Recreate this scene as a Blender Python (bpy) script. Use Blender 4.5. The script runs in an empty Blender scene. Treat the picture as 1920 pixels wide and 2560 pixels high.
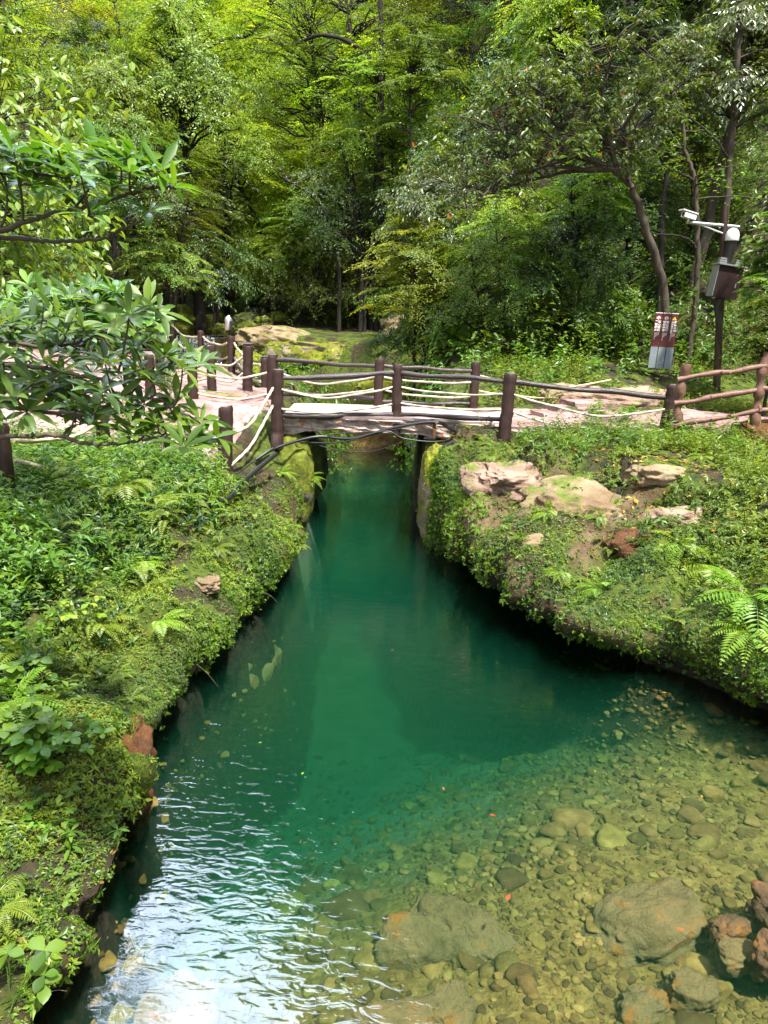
import bpy, math, random
import numpy as np
from math import sin, cos, pi, radians, tan, atan2, sqrt
from mathutils import Vector, Matrix

random.seed(7)
RNG = np.random.default_rng(11)
C = bpy.context.scene.collection

# ------------------------------------------------------------------ camera numbers (used to read real positions off the photograph)
F = 1849.0
PITCH, ROLL, CZ = radians(15.1), radians(2.2), 4.0
_f = np.array((0, cos(PITCH), -sin(PITCH)))
_u0 = np.array((0, sin(PITCH), cos(PITCH)))
_r0 = np.array((1.0, 0, 0))
_r = cos(ROLL) * _r0 + sin(ROLL) * _u0
_u = -sin(ROLL) * _r0 + cos(ROLL) * _u0


def ray(px, py):
    return _f + _r * (px - 960) / F + _u * (1280 - py) / F


def PY(px, py, y):
    d = ray(px, py)
    return np.array((d[0] * y / d[1], y, CZ + d[2] * y / d[1]))


def PZ(px, py, z):
    d = ray(px, py)
    t = (z - CZ) / d[2]
    return np.array((d[0] * t, d[1] * t, z))


# ------------------------------------------------------------------ noise
_perm = np.random.default_rng(5).random(4096)


def _h(i, j, k):
    n = (i * 73856093) ^ (j * 19349663) ^ (k * 83492791)
    n = (n ^ (n >> 13)) * 1274126177
    return _perm[(n ^ (n >> 7)) & 4095]


def vnoise(x, y, z=None):
    x = np.asarray(x, float); y = np.asarray(y, float)
    z = np.zeros_like(x) if z is None else np.asarray(z, float)
    i, j, k = np.floor(x).astype(np.int64), np.floor(y).astype(np.int64), np.floor(z).astype(np.int64)
    a, b, c = x - i, y - j, z - k
    a, b, c = a * a * (3 - 2 * a), b * b * (3 - 2 * b), c * c * (3 - 2 * c)
    r = 0
    for di in (0, 1):
        for dj in (0, 1):
            for dk in (0, 1):
                w = (a if di else 1 - a) * (b if dj else 1 - b) * (c if dk else 1 - c)
                r = r + w * _h(i + di, j + dj, k + dk)
    return r * 2 - 1


def fbm(x, y, z=None, o=4):
    s, a = 0, 1.0
    x = np.asarray(x, float); y = np.asarray(y, float)
    z = np.zeros_like(x) if z is None else np.asarray(z, float)
    for q in range(o):
        s = s + a * vnoise(x + 17.3 * q, y - 9.1 * q, z + 4.7 * q)
        x, y, z, a = x * 2.03, y * 2.03, z * 2.03, a * .5
    return s


def sstep(a, b, x):
    t = np.clip((x - a) / (b - a), 0, 1)
    return t * t * (3 - 2 * t)


def unit(v):
    v = np.asarray(v, float)
    return v / (np.linalg.norm(v, axis=-1, keepdims=True) + 1e-9)


# ------------------------------------------------------------------ mesh helper
def mesh(name, V, faces, mat=None, parent=None, smooth=False, attrs=None, midx=None):
    """faces: list of int arrays, each (n,3) or (n,4)."""
    V = np.asarray(V, np.float32)
    me = bpy.data.meshes.new(name)
    faces = [np.asarray(f, np.int32) for f in faces if len(f)]
    nl = sum(f.size for f in faces); nf = sum(len(f) for f in faces)
    me.vertices.add(len(V)); me.vertices.foreach_set('co', V.ravel())
    me.loops.add(nl); me.polygons.add(nf)
    me.loops.foreach_set('vertex_index', np.concatenate([f.ravel() for f in faces]))
    tot = np.concatenate([np.full(len(f), f.shape[1], np.int32) for f in faces])
    st = np.concatenate([[0], np.cumsum(tot)[:-1]]).astype(np.int32)
    me.polygons.foreach_set('loop_start', st)
    try:
        me.polygons.foreach_set('loop_total', tot)
    except Exception:
        pass
    me.polygons.foreach_set('use_smooth', np.full(nf, bool(smooth)))
    mats = mat if isinstance(mat, (list, tuple)) else [mat]
    for m in mats:
        if m is not None:
            me.materials.append(m)
    if midx is not None:
        me.polygons.foreach_set('material_index', np.asarray(midx, np.int32))
    me.update(calc_edges=True)
    for k, a in (attrs or {}).items():
        at = me.attributes.new(k, 'FLOAT', 'POINT')
        at.data.foreach_set('value', np.asarray(a, np.float32))
    me.validate()
    o = bpy.data.objects.new(name, me)
    C.objects.link(o)
    if parent is not None:
        o.parent = parent
        me.transform(Matrix.Translation(-Vector(parent_world(parent))))
    return o


def parent_world(o):
    v = Vector((0, 0, 0))
    while o is not None:
        v = v + o.location
        o = o.parent
    return v


def tag(o, label=None, cat=None, group=None, kind=None):
    if label: o['label'] = label
    if cat: o['category'] = cat
    if group: o['group'] = group
    if kind: o['kind'] = kind
    return o


def thing(name, loc, label, cat, group=None):
    o = bpy.data.objects.new(name, None)
    o.empty_display_size = .2
    o.location = Vector([float(q) for q in loc])
    C.objects.link(o)
    return tag(o, label, cat, group)


class Geo:
    def __init__(s):
        s.V, s.Q, s.T, s.A, s.n = [], [], [], [], 0

    def add(s, V, quads=None, tris=None, rnd=0.5):
        V = np.asarray(V, float).reshape(-1, 3)
        s.V.append(V)
        if quads is not None and len(quads): s.Q.append(np.asarray(quads) + s.n)
        if tris is not None and len(tris): s.T.append(np.asarray(tris) + s.n)
        s.A.append(np.broadcast_to(np.asarray(rnd, float), (len(V),)))
        s.n += len(V)

    def build(s, name, mat, parent=None, smooth=False):
        f = []
        if s.Q: f.append(np.concatenate(s.Q))
        if s.T: f.append(np.concatenate(s.T))
        return mesh(name, np.concatenate(s.V), f, mat, parent, smooth, {'rnd': np.concatenate(s.A)})

    def tube(s, P, R, n=8, cap=True, rnd=.5, twist=None):
        P = np.asarray(P, float); m = len(P)
        R = np.broadcast_to(np.asarray(R, float), (m,))
        T = unit(np.gradient(P, axis=0))
        ref = np.array((0, 0, 1.0)) if abs(T[0][2]) < .9 else np.array((1.0, 0, 0))
        N = np.zeros_like(P)
        N[0] = unit(np.cross(T[0], ref))
        for i in range(1, m):
            v = N[i - 1] - T[i] * np.dot(N[i - 1], T[i])
            N[i] = v / (np.linalg.norm(v) + 1e-9)
        B = np.cross(T, N)
        th = np.arange(n) * 2 * pi / n
        rr = np.repeat(R[:, None], n, 1)
        if twist is not None:          # rope lay: strands wind round the core
            L = np.concatenate([[0], np.cumsum(np.linalg.norm(np.diff(P, axis=0), axis=1))])
            rr = rr * (1 + .2 * np.cos(3 * (th[None, :] - L[:, None] * twist)))
        V = P[:, None] + rr[..., None] * (np.cos(th)[None, :, None] * N[:, None] + np.sin(th)[None, :, None] * B[:, None])
        i = np.arange(m - 1)[:, None] * n; j = np.arange(n)[None]; k = (j + 1) % n
        q = np.stack([i + j, i + k, i + n + k, i + n + j], -1).reshape(-1, 4)
        s.add(V, quads=q, rnd=rnd)
        if cap:
            for e, c in ((0, P[0]), (m - 1, P[-1])):
                ring = V[e]
                jj = np.arange(n)
                t = np.stack([np.full(n, n), jj, (jj + 1) % n], -1)
                if e == 0: t = t[:, [0, 2, 1]]
                s.add(np.vstack([ring, c[None]]), tris=t, rnd=rnd)

    def box(s, c, size, R=None, rnd=.5, bev=0.0):
        h = np.asarray(size, float) / 2
        v = np.array([(x, y, z) for x in (-1, 1) for y in (-1, 1) for z in (-1, 1)], float)
        f = [(0, 1, 3, 2), (4, 6, 7, 5), (0, 4, 5, 1), (2, 3, 7, 6), (0, 2, 6, 4), (1, 5, 7, 3)]
        V = v * h
        if R is not None: V = V @ np.asarray(R).T
        s.add(V + np.asarray(c, float), quads=f, rnd=rnd)

    def leaves(s, P, D, N, L, W, rnd, fold=.25, droop=.0):
        """Four-cornered folded leaves."""
        n = len(P)
        D = unit(D); N = unit(N - D * np.sum(N * D, -1, keepdims=True)); S = np.cross(D, N)
        L = np.broadcast_to(np.asarray(L, float), (n,))[:, None]; W = np.broadcast_to(np.asarray(W, float), (n,))[:, None]
        base = P
        mid = P + D * L * .45
        up = N * W * fold
        tip = P + D * L - np.array((0, 0, 1.0)) * L * droop
        V = np.stack([base, mid + S * W * .5 + up, tip, mid - S * W * .5 + up], 1)
        i = np.arange(n)[:, None] * 4
        t = np.concatenate([i + np.array([[0, 1, 2]]), i + np.array([[0, 2, 3]])], 0)
        s.add(V, tris=t, rnd=np.repeat(np.broadcast_to(rnd, (n,)), 4))

    def bigleaves(s, P, D, N, L, W, rnd, fold=.18, curl=.18):
        """Long leaves with a midrib: 6 stations x 3 vertices, curling down to the tip."""
        n = len(P)
        D = unit(D); N = unit(N - D * np.sum(N * D, -1, keepdims=True)); S = np.cross(D, N)
        L = np.broadcast_to(np.asarray(L, float), (n,)); W = np.broadcast_to(np.asarray(W, float), (n,))
        curl = np.broadcast_to(np.asarray(curl, float), (n,))
        t = np.array([0, .16, .38, .62, .84, 1.0]); w = np.array([.06, .42, .85, 1.0, .62, .02])
        V = np.zeros((n, 6, 3, 3))
        for i in range(6):
            c = P + D * (L * t[i])[:, None] - N * (L * curl * t[i] ** 2)[:, None]
            e = (S * (W * w[i] * .5)[:, None]); h = N * (W * w[i] * fold)[:, None]
            V[:, i, 0] = c + e + h; V[:, i, 1] = c; V[:, i, 2] = c - e + h
        q = []
        for i in range(5):
            for j in range(2):
                a = i * 3 + j
                q.append((a, a + 1, a + 4, a + 3))
        q = (np.arange(n)[:, None, None] * 18 + np.array(q)[None]).reshape(-1, 4)
        s.add(V, quads=q, rnd=np.repeat(np.broadcast_to(rnd, (n,)), 18))


def bez(a, b, c, n):
    t = np.linspace(0, 1, n)[:, None]
    return (1 - t) ** 2 * a + 2 * t * (1 - t) * b + t * t * c


# ------------------------------------------------------------------ materials
def node_mat(name):
    m = bpy.data.materials.new(name); m.use_nodes = True
    nt = m.node_tree
    for n in list(nt.nodes): nt.nodes.remove(n)
    out = nt.nodes.new('ShaderNodeOutputMaterial')
    return m, nt, out


def N(nt, t, **kw):
    n = nt.nodes.new(t)
    for k, v in kw.items():
        if k.startswith('i_'):
            key = k[2:]
            n.inputs[int(key) if key.isdigit() else key.replace('_', ' ')].default_value = v
        else:
            setattr(n, k, v)
    return n


def ramp(nt, src, stops):
    r = nt.nodes.new('ShaderNodeValToRGB')
    el = r.color_ramp.elements
    while len(el) < len(stops): el.new(.5)
    for e, (p, c) in zip(el, stops):
        e.position = p; e.color = (*c, 1)
    nt.links.new(src, r.inputs[0])
    return r.outputs[0]


def leaf_mat(name, cols, trans=.4, rough=.42, spec=.5, tcol=None):
    """cols: dark -> light leaf colours, picked by the leaf's own random number; light passes through the blade."""
    m, nt, out = node_mat(name)
    at = N(nt, 'ShaderNodeAttribute', attribute_name='rnd')
    oi = N(nt, 'ShaderNodeObjectInfo')
    k = len(cols) - 1
    col = ramp(nt, at.outputs['Fac'], [(i / k, c) for i, c in enumerate(cols)])
    hs = N(nt, 'ShaderNodeHueSaturation')
    mr = N(nt, 'ShaderNodeMapRange'); mr.inputs[3].default_value = .485; mr.inputs[4].default_value = .515
    nt.links.new(oi.outputs['Random'], mr.inputs[0])
    nt.links.new(mr.outputs[0], hs.inputs['Hue']); nt.links.new(col, hs.inputs['Color'])
    mv = N(nt, 'ShaderNodeMapRange'); mv.inputs[3].default_value = .8; mv.inputs[4].default_value = 1.25
    nt.links.new(oi.outputs['Random'], mv.inputs[0]); nt.links.new(mv.outputs[0], hs.inputs['Value'])
    p = N(nt, 'ShaderNodeBsdfPrincipled')
    p.inputs['Roughness'].default_value = rough; p.inputs['Specular IOR Level'].default_value = spec
    nt.links.new(hs.outputs[0], p.inputs['Base Color'])
    tr = N(nt, 'ShaderNodeBsdfTranslucent')
    mx = N(nt, 'ShaderNodeMix', data_type='RGBA', blend_type='MULTIPLY'); mx.inputs[0].default_value = 1
    nt.links.new(hs.outputs[0], mx.inputs[6]); mx.inputs[7].default_value = (*(tcol or (2.3, 1.9, .7)), 1)
    nt.links.new(mx.outputs[2], tr.inputs['Color'])
    ms = N(nt, 'ShaderNodeMixShader'); ms.inputs[0].default_value = trans
    nt.links.new(p.outputs[0], ms.inputs[1]); nt.links.new(tr.outputs[0], ms.inputs[2])
    nt.links.new(ms.outputs[0], out.inputs[0])
    return m


def rock_mat(name, stops, scale=1.5, rough=.85, moss=0.0, mosscol=(.09, .13, .012), bump=.5, strata=0.0, attr=False, spec=.3, mossn=.35):
    m, nt, out = node_mat(name)
    tc = N(nt, 'ShaderNodeNewGeometry')
    n1 = N(nt, 'ShaderNodeTexNoise', i_Scale=scale, i_Detail=9.0, i_Roughness=.66)
    nt.links.new(tc.outputs['Position'], n1.inputs['Vector'])
    src = n1.outputs['Fac']
    if strata:
        mp = N(nt, 'ShaderNodeMapping'); mp.inputs['Scale'].default_value = (.5, .5, 7)
        mp.inputs['Rotation'].default_value = (.2, .1, 0)
        nt.links.new(tc.outputs['Position'], mp.inputs[0])
        n3 = N(nt, 'ShaderNodeTexNoise', i_Scale=scale, i_Detail=5.0)
        nt.links.new(mp.outputs[0], n3.inputs['Vector'])
        mm = N(nt, 'ShaderNodeMix', data_type='FLOAT'); mm.inputs[0].default_value = strata
        nt.links.new(src, mm.inputs[2]); nt.links.new(n3.outputs['Fac'], mm.inputs[3])
        src = mm.outputs[0]
    col = ramp(nt, src, stops)
    if attr:
        at = N(nt, 'ShaderNodeAttribute', attribute_name='rnd')
        hs = N(nt, 'ShaderNodeHueSaturation')
        mv = N(nt, 'ShaderNodeMapRange'); mv.inputs[3].default_value = .45; mv.inputs[4].default_value = 1.5
        nt.links.new(at.outputs['Fac'], mv.inputs[0]); nt.links.new(mv.outputs[0], hs.inputs['Value'])
        mh = N(nt, 'ShaderNodeMapRange'); mh.inputs[3].default_value = .487; mh.inputs[4].default_value = .518
        fr = N(nt, 'ShaderNodeMath', operation='FRACT'); ml = N(nt, 'ShaderNodeMath', operation='MULTIPLY'); ml.inputs[1].default_value = 7.3
        nt.links.new(at.outputs['Fac'], ml.inputs[0]); nt.links.new(ml.outputs[0], fr.inputs[0]); nt.links.new(fr.outputs[0], mh.inputs[0]); nt.links.new(mh.outputs[0], hs.inputs['Hue'])
        nt.links.new(col, hs.inputs['Color']); col = hs.outputs[0]
    if moss:
        sx = N(nt, 'ShaderNodeSeparateXYZ'); nt.links.new(tc.outputs['Normal'], sx.inputs[0])
        n2 = N(nt, 'ShaderNodeTexNoise', i_Scale=scale * 1.7, i_Detail=6.0)
        nt.links.new(tc.outputs['Position'], n2.inputs['Vector'])
        ad = N(nt, 'ShaderNodeMath', operation='MULTIPLY_ADD'); nt.links.new(sx.outputs['Z'], ad.inputs[0]); ad.inputs[1].default_value = mossn
        nt.links.new(n2.outputs['Fac'], ad.inputs[2])
        mr = N(nt, 'ShaderNodeMapRange'); mr.inputs[1].default_value = .95 - moss * .7; mr.inputs[2].default_value = 1.1 - moss * .7
        nt.links.new(ad.outputs[0], mr.inputs[0])
        n4 = N(nt, 'ShaderNodeTexNoise', i_Scale=9.0, i_Detail=5.0)
        nt.links.new(tc.outputs['Position'], n4.inputs['Vector'])
        mc = ramp(nt, n4.outputs['Fac'], [(.3, tuple(c * .5 for c in mosscol)), (.55, mosscol), (.75, tuple(min(1, c * 1.7) for c in mosscol))])
        mx = N(nt, 'ShaderNodeMix', data_type='RGBA')
        nt.links.new(mr.outputs[0], mx.inputs[0]); nt.links.new(col, mx.inputs[6]); nt.links.new(mc, mx.inputs[7])
        col = mx.outputs[2]
    p = N(nt, 'ShaderNodeBsdfPrincipled'); p.inputs['Roughness'].default_value = rough
    p.inputs['Specular IOR Level'].default_value = spec
    nt.links.new(col, p.inputs['Base Color'])
    nb = N(nt, 'ShaderNodeTexNoise', i_Scale=scale * 5, i_Detail=8.0, i_Roughness=.7)
    nt.links.new(tc.outputs['Position'], nb.inputs['Vector'])
    b = N(nt, 'ShaderNodeBump', i_Strength=bump, i_Distance=.06)
    nt.links.new(nb.outputs['Fac'], b.inputs['Height']); nt.links.new(b.outputs[0], p.inputs['Normal'])
    nt.links.new(p.outputs[0], out.inputs[0])
    return m


def add_joints(m, scale=.9, width=.035):
    nt = m.node_tree
    p = next(n for n in nt.nodes if n.type == 'BSDF_PRINCIPLED')
    src = p.inputs['Base Color'].links[0].from_socket
    g = N(nt, 'ShaderNodeNewGeometry')
    ns = N(nt, 'ShaderNodeTexNoise', i_Scale=2.0, i_Detail=3.0); nt.links.new(g.outputs['Position'], ns.inputs['Vector'])
    av = N(nt, 'ShaderNodeVectorMath', operation='MULTIPLY_ADD'); nt.links.new(ns.outputs['Color'], av.inputs[0]); av.inputs[1].default_value = (.5, .5, 0); nt.links.new(g.outputs['Position'], av.inputs[2])
    v = N(nt, 'ShaderNodeTexVoronoi', feature='DISTANCE_TO_EDGE', i_Scale=scale); nt.links.new(av.outputs[0], v.inputs['Vector'])
    mr = N(nt, 'ShaderNodeMapRange'); mr.inputs[1].default_value = .005; mr.inputs[2].default_value = width; mr.inputs[3].default_value = .8; mr.inputs[4].default_value = 0.0
    nt.links.new(v.outputs['Distance'], mr.inputs[0])
    mx = N(nt, 'ShaderNodeMix', data_type='RGBA'); nt.links.new(mr.outputs[0], mx.inputs[0]); nt.links.new(src, mx.inputs[6]); mx.inputs[7].default_value = (.06, .045, .03, 1)
    nt.links.new(mx.outputs[2], p.inputs['Base Color'])


def plain(name, col, rough=.5, metal=0.0, var=.25, scale=6, spec=.5, bump=0.0, coord='Object', stretch=(1, 1, 1)):
    m, nt, out = node_mat(name)
    tc = N(nt, 'ShaderNodeTexCoord')
    mp = N(nt, 'ShaderNodeMapping'); mp.inputs['Scale'].default_value = stretch
    nt.links.new(tc.outputs[coord], mp.inputs[0])
    n1 = N(nt, 'ShaderNodeTexNoise', i_Scale=scale, i_Detail=7.0, i_Roughness=.65)
    nt.links.new(mp.outputs[0], n1.inputs['Vector'])
    c = ramp(nt, n1.outputs['Fac'], [(.25, tuple(x * (1 - var) for x in col)), (.75, tuple(min(1, x * (1 + var)) for x in col))])
    p = N(nt, 'ShaderNodeBsdfPrincipled'); p.inputs['Roughness'].default_value = rough
    p.inputs['Metallic'].default_value = metal; p.inputs['Specular IOR Level'].default_value = spec
    nt.links.new(c, p.inputs['Base Color'])
    if bump:
        b = N(nt, 'ShaderNodeBump', i_Strength=bump, i_Distance=.02)
        nt.links.new(n1.outputs['Fac'], b.inputs['Height']); nt.links.new(b.outputs[0], p.inputs['Normal'])
    nt.links.new(p.outputs[0], out.inputs[0])
    return m


M = {}
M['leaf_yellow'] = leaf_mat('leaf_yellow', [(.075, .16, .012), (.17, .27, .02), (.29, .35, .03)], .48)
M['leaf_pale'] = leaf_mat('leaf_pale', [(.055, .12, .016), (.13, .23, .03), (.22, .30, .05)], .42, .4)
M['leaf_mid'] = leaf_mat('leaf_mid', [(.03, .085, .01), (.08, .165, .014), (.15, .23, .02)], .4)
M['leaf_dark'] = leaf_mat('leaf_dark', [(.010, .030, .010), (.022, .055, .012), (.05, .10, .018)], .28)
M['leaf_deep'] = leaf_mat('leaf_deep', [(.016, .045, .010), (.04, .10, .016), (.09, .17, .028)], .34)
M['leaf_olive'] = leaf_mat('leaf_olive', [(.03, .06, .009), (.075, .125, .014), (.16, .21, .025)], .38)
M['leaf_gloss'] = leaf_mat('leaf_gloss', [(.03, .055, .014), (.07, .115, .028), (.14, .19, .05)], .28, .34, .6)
M['leaf_shrub'] = leaf_mat('leaf_shrub', [(.03, .08, .012), (.065, .15, .02), (.13, .23, .03)], .32, .42, .32, (2.2, 2.0, .6))
M['leaf_shrub_light'] = leaf_mat('leaf_shrub_light', [(.03, .085, .010), (.06, .145, .015), (.11, .20, .022)], .38, .42, .32, (2.2, 2.0, .6))
M['leaf_fern'] = leaf_mat('leaf_fern', [(.05, .11, .01), (.12, .21, .015), (.20, .28, .03)], .4, .45)
M['leaf_moss'] = leaf_mat('leaf_moss', [(.03, .07, .008), (.09, .15, .010), (.19, .23, .014)], .3, .55)
M['leaf_herb'] = leaf_mat('leaf_herb', [(.03, .08, .012), (.08, .17, .016), (.15, .25, .025)], .38, .42)
M['leaf_dead'] = leaf_mat('leaf_dead', [(.20, .10, .02), (.35, .22, .03), (.45, .38, .06)], .3, .5)
M['bark'] = plain('bark', (.014, .010, .007), .9, var=.6, scale=5, bump=.6, stretch=(3, 3, .7))
M['bark_light'] = plain('bark_light', (.045, .034, .022), .9, var=.85, scale=3.5, bump=.6, stretch=(2, 2, 1))
M['bark_twig'] = plain('bark_twig', (.06, .045, .03), .8, var=.4, scale=9)
M['post'] = plain('post', (.026, .0095, .0075), .6, var=.75, scale=9, bump=.8, stretch=(5, 5, .6), spec=.5)
M['post_end'] = plain('post_end', (.13, .10, .095), .7, var=.4, scale=14)
M['rail'] = plain('rail', (.024, .013, .013), .45, var=.6, scale=9, bump=.6, stretch=(.6, 5, 5), spec=.6)
M['log_rail'] = plain('log_rail', (.13, .062, .045), .55, var=.5, scale=7, bump=.6)
M['rope'] = plain('rope', (.38, .335, .27), .85, var=.25, scale=30, bump=.3)
M['rope_old'] = plain('rope_old', (.42, .36, .24), .9, var=.3, scale=30, bump=.3)
M['hose'] = plain('hose', (.012, .012, .014), .4, var=.3, scale=8)
M['steel'] = plain('steel', (.55, .56, .58), .35, .8, var=.12, scale=8)
M['pole_brown'] = plain('pole_brown', (.028, .013, .009), .45, var=.35, scale=6)
M['black'] = plain('black', (.012, .011, .011), .5, var=.3, scale=6)
M['white_paint'] = plain('white_paint', (.62, .62, .62), .35, var=.06, scale=8)
M['cabinet_brown'] = plain('cabinet_brown', (.016, .006, .006), .45, var=.3, scale=5)
M['sign_red'] = plain('sign_red', (.085, .006, .009), .42, var=.18, scale=5)
M['sign_grey'] = plain('sign_grey', (.17, .195, .23), .6, var=.15, scale=7)
M['ink_white'] = plain('ink_white', (.82, .80, .80), .5, var=.05)
M['ink_red'] = plain('ink_red', (.45, .02, .02), .5, var=.05)
M['ink_black'] = plain('ink_black', (.01, .01, .01), .5, var=.05)
M['ink_yellow'] = plain('ink_yellow', (.75, .50, .04), .5, var=.05)
M['lens'] = plain('lens', (.02, .02, .025), .1, var=.1)
M['path'] = rock_mat('path_stone', [(.25, (.08, .042, .034)), (.42, (.22, .13, .12)), (.58, (.33, .22, .21)), (.8, (.24, .16, .13))], 1.6, .8, moss=.22, bump=.8, mossn=.1)
add_joints(M['path'])
M['deck'] = rock_mat('deck_stone', [(.25, (.27, .18, .18)), (.5, (.40, .30, .30)), (.75, (.48, .37, .37))], 1.4, .75, bump=.25)
M['rock_pink'] = rock_mat('rock_pink', [(.25, (.07, .035, .022)), (.42, (.20, .125, .09)), (.6, (.34, .24, .19)), (.85, (.16, .10, .065))], 1.6, .85, moss=.2, bump=1.0, strata=.5)
M['rock_tan'] = rock_mat('rock_tan', [(.25, (.05, .03, .016)), (.42, (.15, .10, .055)), (.6, (.29, .22, .14)), (.85, (.13, .08, .045))], 1.3, .85, moss=.22, bump=1.0, strata=.35)
M['rock_brown'] = rock_mat('rock_brown', [(.3, (.018, .008, .004)), (.47, (.085, .034, .011)), (.62, (.15, .062, .02)), (.78, (.07, .04, .018))], 3, .5, bump=1.0, strata=.35)
M['rock_mossy'] = rock_mat('rock_mossy', [(.3, (.05, .045, .035)), (.6, (.15, .13, .10)), (.8, (.22, .20, .16))], 1.6, .85, moss=.95, mosscol=(.10, .12, .010), bump=.8)
M['rock_shelf'] = rock_mat('rock_shelf', [(.3, (.10, .075, .045)), (.5, (.28, .22, .15)), (.7, (.42, .35, .26))], 1.0, .85, moss=.72, mosscol=(.15, .16, .010), bump=.8, strata=.6)
M['rock_dark'] = rock_mat('rock_dark', [(.3, (.02, .02, .016)), (.6, (.06, .055, .045)), (.8, (.12, .11, .09))], 2.5, .6, moss=.55, mosscol=(.05, .07, .008), bump=.7)
M['rock_water'] = rock_mat('rock_water', [(.25, (.09, .062, .022)), (.42, (.21, .15, .06)), (.54, (.29, .20, .085)), (.64, (.42, .17, .03)), (.74, (.36, .16, .04)), (.85, (.24, .17, .075))], 3.2, .85, bump=1.2)
M['rock_red'] = rock_mat('rock_red', [(.25, (.04, .022, .012)), (.5, (.12, .07, .035)), (.62, (.26, .11, .03)), (.72, (.20, .10, .04)), (.85, (.11, .08, .045))], 4.0, .6, bump=.7)
M['pebble'] = rock_mat('pebble', [(.25, (.085, .046, .012)), (.5, (.19, .112, .03)), (.75, (.32, .205, .065))], 5, .8, bump=.6, attr=True)
M['concrete'] = rock_mat('concrete', [(.25, (.10, .06, .05)), (.40, (.28, .20, .17)), (.55, (.46, .37, .35)), (.63, (.38, .14, .05)), (.70, (.28, .20, .17)), (.80, (.52, .46, .44))], 3.5, .85, bump=.6)


def terrain_mat():
    m, nt, out = node_mat('terrain')
    g = N(nt, 'ShaderNodeNewGeometry')
    n1 = N(nt, 'ShaderNodeTexNoise', i_Scale=1.7, i_Detail=9.0, i_Roughness=.65)
    n2 = N(nt, 'ShaderNodeTexNoise', i_Scale=7.0, i_Detail=8.0, i_Roughness=.65)
    for n in (n1, n2): nt.links.new(g.outputs['Position'], n.inputs['Vector'])
    soil = ramp(nt, n2.outputs['Fac'], [(.3, (.012, .010, .005)), (.55, (.035, .028, .014)), (.75, (.07, .055, .025))])
    moss = ramp(nt, n2.outputs['Fac'], [(.28, (.012, .022, .004)), (.5, (.05, .075, .008)), (.72, (.12, .14, .012))])
    rock = ramp(nt, n1.outputs['Fac'], [(.25, (.022, .012, .007)), (.45, (.07, .042, .022)), (.6, (.16, .11, .07)), (.8, (.06, .035, .018))])
    bed = ramp(nt, n2.outputs['Fac'], [(.3, (.10, .054, .013)), (.5, (.23, .14, .036)), (.72, (.36, .235, .07))])
    wet = ramp(nt, n2.outputs['Fac'], [(.3, (.008, .007, .005)), (.55, (.025, .018, .010)), (.75, (.07, .045, .022))])  # wet rock, with the black shade of the undercuts put into its colour
    silt = ramp(nt, n1.outputs['Fac'], [(.3, (.12, .16, .11)), (.7, (.24, .29, .20))])
    col = soil
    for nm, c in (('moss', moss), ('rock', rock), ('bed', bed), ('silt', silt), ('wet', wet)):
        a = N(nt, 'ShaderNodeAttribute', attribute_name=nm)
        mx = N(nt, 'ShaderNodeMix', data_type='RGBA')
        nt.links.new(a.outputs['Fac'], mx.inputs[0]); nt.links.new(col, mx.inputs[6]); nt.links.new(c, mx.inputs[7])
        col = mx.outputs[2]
    p = N(nt, 'ShaderNodeBsdfPrincipled'); p.inputs['Roughness'].default_value = .85; p.inputs['Specular IOR Level'].default_value = .25
    nt.links.new(col, p.inputs['Base Color'])
    b = N(nt, 'ShaderNodeBump', i_Strength=1.0, i_Distance=.09)
    nt.links.new(n2.outputs['Fac'], b.inputs['Height']); nt.links.new(b.outputs[0], p.inputs['Normal'])
    nt.links.new(p.outputs[0], out.inputs[0])
    return m


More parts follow.
